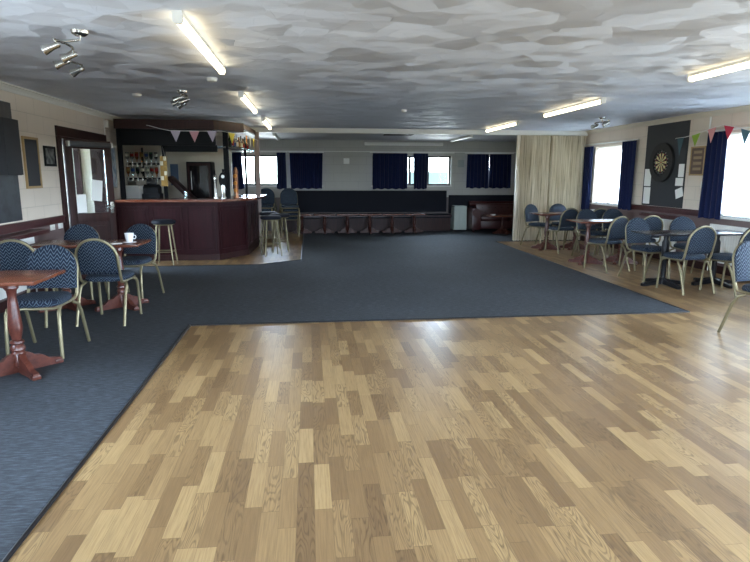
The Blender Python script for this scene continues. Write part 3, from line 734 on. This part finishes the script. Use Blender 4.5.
# wall at the back of the bar
struct(MB().box(XL-1.1, -1.62, 12.75, 12.85, 0, ZC).box(XL-1.1, XL-.2, 10.85, 10.95, 0, ZC).box(XL-1.2, XL-1.1, 10.85, 12.85, 0, ZC).box(XL-1.2, XL-.2, 10.85, 12.85, ZC, ZC+.1).box(XL-1.2, XL-.2, 10.85, 12.85, -.12, 0).build('wall_bar_back', 'plain', smooth=False))
tag(MB().box(-4.4, -1.7, 12.25, 12.715, .9, .94).box(-4.4, -1.7, 12.3, 12.715, 0.001, .9).build('back_counter', 'darkwood', smooth=False), 'dark counter along the wall behind the bar', 'counter')
# bottles
def bottle_prof(h, r): return [(r*.9, 0), (r, .01), (r, h*.55), (r*.85, h*.64), (r*.36, h*.76), (r*.34, h*.97), (r*.42, h*.97), (r*.42, h)]
def bottle(h, r, mat, cap, label, group, loc, inv=False):
    o = thing('bottle', label, 'bottle', loc, 0, group)
    b = MB().lathe(bottle_prof(h, r), n=12)
    l = MB().lathe([(r*1.01, h*.15), (r*1.015, h*.16), (r*1.015, h*.45), (r*1.01, h*.46)], n=12, capped=False)
    if inv:
        q = Matrix.Translation((0, 0, h)) @ Matrix.Rotation(PI, 4, 'X'); b.xf(q); l.xf(q)
    b.build('glass', mat, o); l.build('wrapper', cap, o); return o
colour('wrap_cream', (222, 214, 190)); colour('wrap_black', (26, 26, 28)); colour('wrap_red', (150, 40, 36)); colour('wrap_gold', (160, 126, 66)); colour('wrap_green', (40, 90, 56)); colour('wrap_blue', (60, 84, 140))
BT = [('clear', 'wrap_cream', 'clear bottle with cream wrapper'), ('green_glass', 'wrap_black', 'green bottle with black wrapper'), ('amber_glass', 'wrap_gold', 'amber bottle with gold wrapper'), ('clear', 'wrap_red', 'clear bottle with red wrapper'), ('brown_glass', 'wrap_cream', 'dark bottle with cream wrapper'), ('clear', 'wrap_blue', 'clear bottle with blue wrapper'), ('amber_glass', 'wrap_red', 'amber bottle with red wrapper')]
rk = thing('optic_rack', 'wall rack holding upturned spirit bottles behind the bar', 'rack', (-3.42, 12.51, 0))
MB().box(-.33, .33, .19, .235, 1.70, 1.74, .004).box(-.33, .33, .19, .235, 1.40, 1.44, .004).box(-.02, .02, .2, .24, 1.38, 2.05).build('rail', 'blackmetal', rk)
PL = ['first', 'second', 'third', 'fourth', 'fifth', 'sixth', 'seventh']
for row, z in ((0, 1.76), (1, 1.46)):
    for i in range(7):
        bt = BT[(i*3+row*2) % 7]; x = -3.71+.095*i
        MB().lathe([(.02, z-.09), (.022, z-.03), (.012, z-.005), (.012, z-.001)], (x+3.42, .15, 0), n=10).box(x+3.42-.008, x+3.42+.008, .15, .2, z-.05, z-.03).build('optic', 'chrome', rk)
        bottle(.195, .036, bt[0], bt[1], 'upturned %s, %s from left in the %s row of the rack' % (bt[2], PL[i], ('upper', 'lower')[row]), 'upturned bottles on the rack', (x, 12.66, z+.001), True)
for i in range(9):
    bt = BT[(i*2+1) % 7]; t = i/8
    p0, p1 = Vector((-1.42, 11.05)), Vector((-1.26, 12.5)); p = p0.lerp(p1, t)
    bottle(.22+.04*(i % 2), .034, bt[0], bt[1], '%s %s on the glass shelf' % (bt[2], ['nearest us', 'second nearest us', 'third nearest us', 'fourth nearest us', 'midway', 'fourth from the far end', 'third from the far end', 'second from the far end', 'at the far end'][i]), 'bottles on the glass shelf', (p.x, p.y, 1.998))
# mirror, till, cabinet and other bar fittings
tag(MB().box(-3.76, -3.3, 12.725, 12.749, 1.20, 1.42).build('wall_mirror', pmat('mirror_glass', (200, 210, 220), .05, 1.)), 'small wall mirror below the bottle rack behind the bar', 'mirror')
dr = thing('glasswasher', 'white boxy appliance at the left end behind the bar', 'appliance', (-3.29, 11.5, 0))
MB().box(-.15, .15, -.2, .2, .002, 1.30, .01).build('body', 'white_plastic', dr); MB().box(-.14, .14, -.212, -.201, 1.02, 1.28).build('door', 'sill', dr)
till = thing('till', 'black till on the bar beside the white appliance', 'till', (-2.76, 10.75, 1.081))
MB().box(-.15, .15, -.14, .14, 0, .09, .006).build('drawer', 'black', till)
MB().slab([(-.12, .09), (.12, .09), (.12, .2), (-.02, .25), (-.12, .2)], .26, 'x').build('keyboard', 'black', till)
MB().box(-.1, .06, .06, .09, .24, .34, .006).build('display', 'blackmetal', till)
cab = thing('display_cooler', 'tall dark glass fronted cooler against the back wall of the bar', 'cooler', (-2.21, 12.48, 0))
MB().box(-.25, .25, -.22, .22, .941, 1.76, .008).build('case', 'black', cab)
d_ = MB().box(-.23, .23, -.245, -.225, .97, 1.73, .004).build('door', 'darkwood', cab)
MB().box(-.18, .18, -.25, -.246, 1.02, 1.68).build('pane', 'doorglass', d_)
MB().tube([(-.15, -.255, 1.2), (-.15, -.28, 1.22), (-.15, -.28, 1.55), (-.15, -.255, 1.57)], .01).build('handle', 'steel', cab)
b = MB().box(-.3, .3, -.2, .2, -.035, .035, .004); b.xf(Matrix.Translation((-2.42, 11.55, 1.24)) @ Matrix.Rotation(.80, 4, 'Y'))
tag(b.build('counter_flap', 'darkwood'), 'dark wooden board leaning at a slant behind the bar', 'board')
sc_ = thing('snack_card', 'tall card of golden snack packets hanging beside the bar post', 'snack card', (-2.53, 10.70, 1.30))
MB().box(-.06, .06, -.004, .004, 0, .52).build('card', pmat('card_gold', (150, 120, 60), .5), sc_)
for r_ in range(6):
    for q in (-1, 1): MB().box(q*.03-.025, q*.03+.025, -.016, -.005, .02+.085*r_, .09+.085*r_, .005).build('packet', 'wrap_gold' if (r_+q) % 3 else 'wrap_cream', sc_)
MB().tube([(-.03, 0, .52), (0, 0, .685), (.03, 0, .52)], .003, 5).build('hanger', 'cord', sc_)
tag(MB().box(-2.88, -2.72, 12.73, 12.749, 1.28, 1.72).build('wall_poster', pmat('blue_poster', (62, 84, 116), .4)), 'blue poster on the back wall behind the bar', 'poster')
def tap(loc, label, kind, rz=0):
    o = thing('beer_tap', label, 'beer tap', loc, rz)
    if kind == 'steel':
        MB().lathe([(.05, 0), (.05, .02), (.028, .04), (.026, .3), (.034, .32), (.034, .4), (.01, .44)], n=14).build('column', 'chrome', o)
        MB().tube([(0, -.02, .26), (0, -.09, .26), (0, -.1, .22)], .01).build('spout', 'chrome', o)
        MB().tube([(0, -.03, .37), (0, -.05, .5)], [.008, .014]).build('handle', 'black', o)
    elif kind == 'black':
        MB().lathe([(.045, 0), (.045, .02), (.03, .05), (.034, .2), (.03, .24)], n=14).build('column', 'chrome', o)
        b = MB().lathe([(.085, -.012), (.09, 0), (.085, .012)], (0, 0, 0), n=20, axis='y'); b.xf(Matrix.Translation((0, 0, .33)) @ Matrix.Diagonal((.85, 1, 1.5, 1))); b.build('badge', 'black', o)
        MB().lathe([(.03, -.016), (.03, -.013)], (0, 0, .39), n=14, axis='y').build('emblem', 'paper', o)
        MB().tube([(0, .02, .2), (0, .05, .42), (0, .04, .52)], [.012, .014, .02]).build('handle', 'black', o)
    else:
        MB().lathe([(.05, 0), (.05, .02), (.04, .03), (.036, .44), (.042, .46), (.03, .52), (.012, .56)], n=14).build('column', 'copper', o)
        for k in range(3): MB().lathe([(.036, .03), (.038, .045), (.03, .055)], (0, 0, 0), n=14, axis='y').xf(Matrix.Rotation(PI, 4, 'Z') @ Matrix.Translation((0, 0, .14+.13*k))).build('badge', 'amber', o)
        MB().tube([(0, -.03, .07), (0, -.09, .07), (0, -.1, .03)], .009).build('spout', 'chrome', o)
    return o
tap((-1.66, 10.75, 1.081), 'slim chrome beer tap on the bar, leftmost of the taps', 'steel')
tap((-1.52, 10.70, 1.081), 'beer tap with black oval badge left of the dark bar post', 'black')
tap((-1.33, 11.0, 1.081), 'copper beer tap with round amber badges right of the dark bar post', 'copper', -.2)
tag(MB().lathe([(.0, 0), (.03, 0), (.036, .13), (.033, .13), (.028, .006), (.0, .006)], (-2.2, 10.8, 1.081), n=14).build('drinking_glass', 'clear'), 'empty drinking glass standing on the bar', 'glass')
# bar stools
def stool(label):
    o = thing('bar_stool', label, 'stool', (0, 0, 0), 0, 'bar stools')
    MB().lathe([(.0, .685), (.17, .685), (.19, .695), (.195, .72), (.185, .745), (.15, .755), (.0, .758)], n=28).build('seat', 'benchnavy', o)
    MB().lathe([(.165, .67), (.17, .685), (.0, .685)], n=24, capped=False).build('seat_ring', 'brass', o)
    for k in range(4):
        a = PI/4+k*PI/2; c, s = math.cos(a), math.sin(a)
        MB().tube([(.135*c, .135*s, .68), (.22*c, .22*s, 0)], .0125).build('leg', 'brass', o)
    def ring(z):
        r_ = .135+(.22-.135)*(.68-z)/.68
        return [(r_*math.cos(PI/4+k*PI/2), r_*math.sin(PI/4+k*PI/2), z) for k in range(4)]
    q = ring(.22)
    for k in range(4): MB().tube([q[k], q[(k+1) % 4]], .009).build('stretcher', 'brass', o)
    return o
s0 = stool('backless bar stool standing alone in front of the bar, left side'); s0.location = (-2.44, 10.08, 0)
dup(s0, (-.72, 10.98, 0), .3, 'backless bar stool nearest us at the right end of the bar')
dup(s0, (-.58, 11.55, 0), .1, 'backless bar stool behind another at the right end of the bar')
dup(s0, (-.83, 12.1, 0), .5, 'backless bar stool farthest back along the side of the bar')
# bar bunting
def bunting(label, cord, flags, wdt, hgt, up=(0, 0, 1)):
    o = thing('bunting', label, 'bunting')
    MB().tube(cord, .005, 6).build('string', 'cord', o)
    for (p0, p1, mt, h) in flags:
        p0, p1 = Vector(p0), Vector(p1); m = (p0+p1)/2-Vector((0, 0, h)); n = (p1-p0).cross(Vector((0, 0, 1))).normalized()*.0015
        b = MB(); A = [b.b.verts.new(q+n) for q in (p0, p1, m)]; B = [b.b.verts.new(q-n) for q in (p0, p1, m)]
        b.face(A); b.face(B[::-1])
        for i in range(3): b.face((A[i], A[(i+1) % 3], B[(i+1) % 3], B[i]))
        b.build('flag', mt, o, smooth=False)
    return o
yq = 10.45
def zl(x): return 2.235+.035*((x+2.0)/.6)**2*.5
fl = []
for x, mt in ((-2.24, 'flag_lilac'), (-1.93, 'flag_rose'), (-1.63, 'flag_lilac')): fl.append(((x-.085, yq, zl(x-.085)), (x+.085, yq, zl(x+.085)), mt, .19))
side = [(-1.50, 10.62, 2.25), (-1.14, 11.14, 2.22), (-1.06, 12.0, 2.2), (-1.05, 12.75, 2.22)]
for (a, c, t0_, t1_, mt) in ((0, 1, .28, .55, 'flag_yellow'), (1, 2, .0, .18, 'flag_orange'), (1, 2, .4, .58, 'flag_cream'), (1, 2, .8, .98, 'flag_yellow'), (2, 3, .3, .5, 'flag_lilac')):
    A, C_ = Vector(side[a]), Vector(side[c]); fl.append((A.lerp(C_, t0_), A.lerp(C_, t1_), mt, .19))
bunting('string of small pastel pennants hung along the bar canopy', [(-2.72, 10.485, 2.325), (-2.68, yq, 2.32), (-2.5, yq, 2.27)]+[(x, yq, zl(x)) for x in (-2.35, -2.1, -1.9, -1.7)]+side, fl, .17, .19)
# alarm sensor by the bar
tag(MB().box(XL+.001, XL+.06, 10.39, 10.47, 2.28, 2.39, .01).build('alarm_sensor', 'white_plastic'), 'small white alarm box high on the wall beside the bar canopy', 'sensor')

# ------------------------------------------------------------------ far room furniture
bn = thing('bench_seat', 'long navy upholstered wall bench along the far wall', 'bench', (0, 0, 0))
MB().box(-.62, 3.84, 15.52, 15.96, 0.008, .36).build('base', 'darkwood', bn, smooth=False)
MB().box(-.62, 3.86, 15.46, 15.96, .362, .45, .02).build('seat', 'benchnavy', bn)
MB().box(-.62, 3.80, 15.84, 15.955, .50, 1.085, .02).build('backrest', 'benchnavy', bn)
MB().box(-.62, 3.82, 15.82, 15.96, 1.086, 1.105, .004).build('top_ledge', pmat('pale_ledge', (150, 146, 138), .5), bn)
MB().box(-.62, 3.86, 15.445, 15.459, .40, .425).build('front_trim', 'dado', bn)
tag(MB().box(3.88, 6.3, 15.9, 15.98, .45, .96, .02).build('upholstered_wall_panel', 'benchnavy'), 'low dark upholstered panel on the far wall behind the sofa', 'panel')
dt = thing('side_stand', 'narrow stand draped in pale cloth between the bench and the sofa', 'stand', (4.08, 15.6, .007))
MB().box(-.16, .19, -.16, .16, .645, .67, .004).build('top', 'darkwood', dt)
lp = []
for z, k in ((.675, .96), (.668, 1.03), (.4, 1.06), (.03, 1.1)):
    r_ = []
    for i in range(48):
        a = 2*PI*i/48; c, s = math.cos(a), math.sin(a); q = 1/max(abs(c), abs(s)); wv = 1+.05*(1-(z/.7))*math.sin(9*a)
        r_.append((.015+c*q*.165*k*wv, s*q*.165*k*wv, z))
    lp.append(r_)
MB().loops(lp[::-1], cap0=False).build('cloth', pmat('pale_cloth', (178, 188, 180), .8), dt)
for sx in (-.13, .13):
    for sy in (-.13, .13): MB().box(sx-.015, sx+.015, sy-.015, sy+.015, 0, .645).build('leg', 'darkwood', dt)
sf = thing('sofa', 'dark red buttoned leather sofa below the drawn far curtains', 'sofa', (4.3, 14.95, .007))
def rounded(x0, x1, y0, y1, z0, z1, r): return MB().box(x0, x1, y0, y1, z0, z1, r)
rounded(.26, 1.74, .12, .82, .08, .30, .02).build('base', 'leather', sf)
for q in range(2): rounded(.27+.735*q, .27+.735*q+.725, .08, .62, .302, .43, .04).build('seat_cushion', 'leather', sf)
b = rounded(.26, 1.74, .62, .86, .30, .74, .05); b.tube([(.1, .76, .72), (1.9, .76, .72)], .075, 12); b.build('backrest', 'leather', sf)
b = MB()
for r_ in range(2):
    for q in range(8): b.lathe([(.014, -.006), (.014, 0), (.006, .004)], (.36+.18*q+.09*r_, .617, .52+.1*r_), n=8, axis='y')
b.build('buttons', 'black', sf)
for x in (0, 1.75):
    b = rounded(x, x+.25, .04, .86, .06, .50, .03); b.tube([(x+.125, .03, .5), (x+.125, .84, .5)], .125 if x == 0 else .125, 14); b.build('arm', 'leather', sf)
for x in (.06, 1.94):
    for y in (.1, .8): MB().lathe([(.02, 0), (.03, .02), (.03, .08)], (x, y, 0), n=10).build('foot', 'darkwood', sf)
tag(MB().box(.95, 1.11, YF-.006, YF, 1.80, 1.95).build('wall_sign', 'paper'), 'small white square sign on the far wall between two navy curtains', 'sign')
tag(MB().box(4.12, 4.30, YF-.04, YF, 1.72, 1.92, .01).build('wall_panel', pmat('grey_plastic', (150, 156, 152), .5)), 'pale square box on the far wall left of the curtains above the sofa', 'box')
hs = thing('screen_case', 'long white tubular case fixed along the top of the far wall', 'case', (2.6, YF-.06, 2.335))
MB().lathe([(.04, -1.08), (.045, -1.07), (.045, 1.07), (.04, 1.08)], n=14, axis='x').build('tube', 'white', hs)
for x in (-1.0, 1.0): MB().box(x-.02, x+.02, .03, .058, -.04, .04).build('bracket', 'white', hs)
tag(MB().box(1.75, 2.4, 13.35, 13.75, ZF-.02, ZF).build('ceiling_hatch', 'black'), 'dark rectangular hatch in the far ceiling', 'hatch')

# ------------------------------------------------------------------ ceiling lights
def batten(label, lit=True, z=ZC, L=1.9):
    o = thing('strip_light', label, 'ceiling light', (0, 0, z), 0, 'ceiling strip lights')
    MB().box(-.027, .027, -L/2, L/2, -.028, 0, .004).build('spine', 'white', o)
    pr = [(-.027, -.029)]+[(.029*math.cos(PI+PI*i/12), -.046+.026*math.sin(PI+PI*i/12)) for i in range(13)]+[(.027, -.029)]
    b = MB().slab(pr, L-.06, 'y'); b.build('diffuser', 'tube' if lit else 'white_plastic', o)
    for s in (-1, 1): MB().slab([(-.031, 0), (-.033, -.06), (-.02, -.076), (.02, -.076), (.033, -.06), (.031, 0)], .03, 'y', s*(L/2-.015)).build('end_cap', 'white_plastic', o)
    return o
l0 = batten('lit strip light nearest us over the left side of the dance floor'); l0.location = (-.79, 4.87, ZC)
for x, y, lab in ((-.80, 8.4, 'lit strip light second from us in the left row'), (-.78, 11.6, 'lit strip light farthest from us in the left row, beside the bar canopy'),
        (3.82, 4.72, 'lit strip light nearest us at the right, cut by the picture edge'), (3.82, 8.35, 'lit strip light in the middle of the right row'), (3.88, 11.65, 'lit strip light farthest away in the right row, beside the partition')):
    dup(l0, (x, y, ZC), 0, lab)
u0_ = batten('unlit strip light on the far ceiling, right of the dark hatch', False, ZF); u0_.location = (3.75, 14.3, ZF)
dup(u0_, (-.75, 14.3, ZF), 0, 'unlit strip light on the far ceiling above the stacked chairs')
def spots(label, L=.95, rose=(0, 0)):
    o = thing('spotlight_bar', label, 'spotlight', (0, 0, ZC), 0, 'ceiling spotlight bars')
    MB().lathe([(.0, -.035), (.035, -.034), (.055, -.02), (.06, 0)], (*rose, 0), n=20).build('ceiling_rose', 'chrome', o)
    MB().tube([(*rose, -.03), (rose[0], rose[1], -.06), (.07*math.sin(2*PI*(rose[1]/L+.5)), rose[1], -.08)], .01).build('stem', 'chrome', o)
    n = 24; pts = [(.07*math.sin(2*PI*i/n), -L/2+L*i/n, -.08) for i in range(n+1)]
    MB().tube(pts, .010, 8).build('bar', 'chrome', o)
    for k, (t, ax) in enumerate(((.02, -.2), (.33, -.05), (.66, .1), (.98, -.35))):
        x = .07*math.sin(2*PI*t); y = -L/2+L*t
        b = MB().lathe([(.014, 0), (.02, .01), (.022, .05), (.036, .115), (.033, .115), (.018, .05), (.0, .05)], n=14)
        b.xf(Matrix.Translation((x, y, -.12)) @ Matrix.Rotation(ax, 4, 'Z') @ Matrix.Rotation(-PI/2-.38, 4, 'Y') @ Matrix.Translation((0, 0, -.03)))
        h = b.build('spot_head', 'chrome', o)
        MB().tube([(x, y, -.08), (x, y, -.125)], .006, 6).build('swivel', 'chrome', h)
    return o
p0 = spots('chrome bar with four spotlights, nearest us at the upper left', 1.0, (.16, -.42)); p0.location = (-1.82, 4.93, ZC); p0.rotation_euler = (0, 0, .17)
p1 = spots('chrome spotlight bar between the smoke detectors in front of the bar', .7); p1.location = (-1.5, 7.48, ZC); p1.rotation_euler = (0, 0, .12) #'chrome spotlight bar between the smoke detectors in front of the bar')
dup(p1, (5.1, 9.88, ZC), -.2, 'chrome spotlight bar over the right tables near the dartboard')
def puck(x, y, lab, mat, r=.055):
    tag(MB().lathe([(.0, -.04), (r*.6, -.04), (r*.9, -.03), (r, -.012), (r, 0)], (x, y, ZC), n=20).build('smoke_detector', mat), lab, 'smoke detector')
puck(-2.13, 7.86, 'white smoke detector on the ceiling left of the spotlight bar', 'white_plastic')
puck(-.99, 6.5, 'white smoke detector on the ceiling at the end of the nearest left strip light', 'white_plastic')
puck(1.49, 9.17, 'tiny white sensor in the middle of the ceiling', 'white_plastic', .04)

# ------------------------------------------------------------------ left wall fittings
tag(MB().box(XL, XL+.02, 5.9, 7.25, .97, 2.30).build('wall_board', 'smudge'), 'large dark board on the left wall at the picture edge', 'board')
dc = thing('wall_cabinet', 'dark cabinet with two doors mounted on the large dark board', 'cabinet', (XL+.02, 6.82, 1.49))
MB().box(0, .08, -.36, .36, 0, .62, .004).build('case', 'slate', dc)
for s in (-1, 1): MB().box(.081, .1, min(0, s*.355)+.003, max(0, s*.355)-.003, .005, .615, .004).build('door', 'slate', dc)
nb = thing('notice_board', 'narrow dark board in a light wood frame on the left wall', 'board', (XL, 7.66, 1.64))
MB().box(.0, .012, -.17, .17, -.28, .28).build('panel', 'slate', nb)
MB().box(0, .022, -.2, -.17, -.31, .31, .003).box(0, .022, .17, .2, -.31, .31, .003).box(0, .022, -.17, .17, -.31, -.28, .003).box(0, .022, -.17, .17, .28, .31, .003).build('frame', 'brasswood', nb)
pf = thing('picture_frame', 'small dark framed photograph beside the doorway', 'picture', (XL, 8.18, 1.735))
MB().box(0, .01, -.14, .14, -.1, .1).build('photograph', 'photo', pf)
MB().box(0, .022, -.165, -.14, -.13, .13, .003).box(0, .022, .14, .165, -.13, .13, .003).box(0, .022, -.14, .14, -.13, -.1, .003).box(0, .022, -.14, .14, .1, .13, .003).build('frame', 'black', pf)
def socket(y, lab):
    o = thing('wall_socket', lab, 'socket', (XL, y, .82))
    MB().box(0, .012, -.065, .065, -.045, .045, .004).build('plate', 'white_plastic', o)
    MB().box(.0121, .016, -.02, .02, -.02, .02, .001).build('rocker', 'sill', o)
socket(8.06, 'white wall socket left of its twin beside the doorway'); socket(8.31, 'white wall socket closest to the doorway')
wp = thing('glazed_poster', 'pale glazed poster on the wall between the doorway and the bar', 'poster', (XL, 10.62, 1.62))
MB().box(0, .012, -.17, .17, -.33, .33).build('sheet', 'poster', wp)
MB().box(0, .02, -.19, -.17, -.35, .35).box(0, .02, .17, .19, -.35, .35).box(0, .02, -.17, .17, -.35, -.33).box(0, .02, -.17, .17, .33, .35).build('frame', 'steel', wp)

# ------------------------------------------------------------------ dart corner on the right wall
tag(MB().box(XR-.0195, XR-.0015, 9.29, 10.5, .955, 2.415).build('dart_backboard', 'chalk'), 'tall black backing board behind the dartboard', 'board')
db = thing('dartboard', 'round dartboard with black surround on the right wall', 'dartboard', (XR-.0195, 9.93, 1.735))
def ring_x(r0, r1, x0, x1, n=48):
    b = MB(); P = []
    for r_, x in ((r0, x0), (r1, x0), (r1, x1), (r0, x1)):
        P.append([b.b.verts.new((x, r_*math.cos(2*PI*k/n), r_*math.sin(2*PI*k/n))) for k in range(n)])
    for i in range(4):
        A, B = P[i], P[(i+1) % 4]
        for k in range(n): b.face((A[k], A[(k+1) % n], B[(k+1) % n], B[k]))
    return b
ring_x(.229, .345, -.05, -.001).build('surround', pmat('surround_black', (14, 14, 16), .6), db)
MB().lathe([(.226, -.001), (.226, -.036), (.222, -.04)], n=48, axis='x').build('board', pmat('board_black', (26, 26, 28), .8), db)
M['seg_cream'] = pmat('seg_cream', (206, 190, 140), .8); M['seg_red'] = pmat('seg_red', (150, 36, 36), .8); M['seg_green'] = pmat('seg_green', (34, 96, 60), .8)
def seg(r0, r1, ks, name, mat):
    b = MB(); x0, x1 = -.0405, -.042
    for k in ks:
        a0 = PI/2+PI/20+k*PI/10; pts = []
        for r_, rev in ((r0, 0), (r1, 1)):
            q = [(r_*math.cos(a0+PI/10*j/3), r_*math.sin(a0+PI/10*j/3)) for j in range(4)]; pts += q[::-1] if rev else q
        b.slab(pts, .0015, 'x', -.0412)
    b.build(name, mat, db, smooth=False)
ev, od = range(0, 20, 2), range(1, 20, 2)
seg(.016, .099, ev, 'cream_segments', 'seg_cream'); seg(.107, .162, ev, 'cream_segments', 'seg_cream')
seg(.099, .107, ev, 'treble_ring', 'seg_green'); seg(.099, .107, od, 'treble_ring', 'seg_red'); seg(.162, .170, ev, 'double_ring', 'seg_green'); seg(.162, .170, od, 'double_ring', 'seg_red')
MB().lathe([(.016, -.0405), (.016, -.042)], n=16, axis='x').build('bull', 'seg_red', db)
NUM = [20, 1, 18, 4, 13, 6, 10, 15, 2, 17, 3, 19, 7, 16, 8, 11, 14, 9, 12, 5]
def text_mesh(txt, size):
    c = bpy.data.curves.new('t', 'FONT'); c.body = txt; c.size = size; c.align_x = 'CENTER'; c.align_y = 'CENTER'; c.extrude = .0008
    o = bpy.data.objects.new('t', c); COL.objects.link(o); dg = bpy.context.evaluated_depsgraph_get(); dg.update()
    me = bpy.data.meshes.new_from_object(o.evaluated_get(dg)); bpy.data.objects.remove(o); bpy.data.curves.remove(c); return me
b = MB()
for k, nn in enumerate(NUM):
    me = text_mesh(str(nn), .034); a = PI/2-k*PI/10          # clockwise as seen from the room
    # seen from -x side: right hand of the viewer is -y
    mt = Matrix(((0, 0, -1, -.0415), (-1, 0, 0, -.196*math.cos(a)), (0, 1, 0, .196*math.sin(a)), (0, 0, 0, 1)))
    me.transform(mt); b.b.from_mesh(me); bpy.data.meshes.remove(me)
b.build('numerals', 'steel', db, smooth=False)
def sheet(y0, y1, z0, z1, lab, tilt=0.):
    b = MB().box(-.001, .001, -(y1-y0)/2, (y1-y0)/2, -(z1-z0)/2, (z1-z0)/2); b.xf(Matrix.Rotation(tilt, 4, 'X')); b.xf(Matrix.Translation((XR-.0215, (y0+y1)/2, (z0+z1)/2)))
    tag(b.build('score_sheet', 'paper'), lab, 'paper', 'papers on the dart backboard')
sheet(10.26, 10.47, 1.31, 1.625, 'upper white sheet left of the dartboard')
sheet(10.25, 10.46, .985, 1.29, 'lower white sheet at the left bottom of the black backboard')
sheet(9.31, 9.46, 1.48, 1.70, 'topmost white sheet right of the dartboard')
sheet(9.31, 9.52, 1.33, 1.465, 'small wide white sheet below the topmost sheet right of the dartboard')
sheet(9.29, 9.49, 1.13, 1.29, 'crooked white sheet lowest on the right of the backboard', -.3)
pq = thing('wall_plaque', 'brown wooden plaque with small plates between backboard and curtain', 'plaque', (XR-.0015, 8.99, 1.74))
MB().box(-.022, 0, -.18, .18, -.235, .235, .006).build('board', 'plaquewood', pq)
MB().box(-.03, -.022, -.18, -.155, -.235, .235, .003).box(-.03, -.022, .155, .18, -.235, .235, .003).box(-.03, -.022, -.155, .155, .21, .235, .003).box(-.03, -.022, -.155, .155, -.235, -.21, .003).build('frame', 'brasswood', pq)
for k in range(4): MB().box(-.026, -.0221, -.1, .1, .12-.09*k, .165-.09*k).build('plate', pmat('tarnished_plate', (150, 130, 104), .4, .6), pq)
tag(MB().box(XR-.03, XR, 8.74, 8.84, 1.30, 1.41, .006).build('thermostat', 'white_plastic'), 'small white control box at the foot of the wall conduit', 'control box')
xb = XR-.16
bunting('string of coloured pennants across the right wall above the near curtain', [(XR-.028, 9.62, 2.13), (xb, 9.4, 2.125), (xb, 9.15, 2.13), (xb, 8.9, 2.16), (xb, 8.6, 2.215), (xb, 8.3, 2.255), (xb, 8.05, 2.21), (xb, 7.75, 2.135), (xb, 7.2, 2.12), (xb, 6.6, 2.2), (XR-.02, 6.0, 2.3)],
  [((xb, 9.37, 2.125), (xb, 9.19, 2.128), 'flag_teal', .29), ((xb, 9.0, 2.15), (xb, 8.79, 2.175), 'flag_green', .2), ((xb, 8.62, 2.21), (xb, 8.43, 2.235), 'flag_pink', .22),
   ((xb, 8.27, 2.25), (xb, 8.05, 2.21), 'flag_red', .2), ((xb, 7.91, 2.17), (xb, 7.72, 2.13), 'flag_blue', .22), ((xb, 7.5, 2.127), (xb, 7.3, 2.122), 'flag_yellow', .22), ((xb, 7.1, 2.135), (xb, 6.9, 2.16), 'flag_green', .22)], .19, .25)
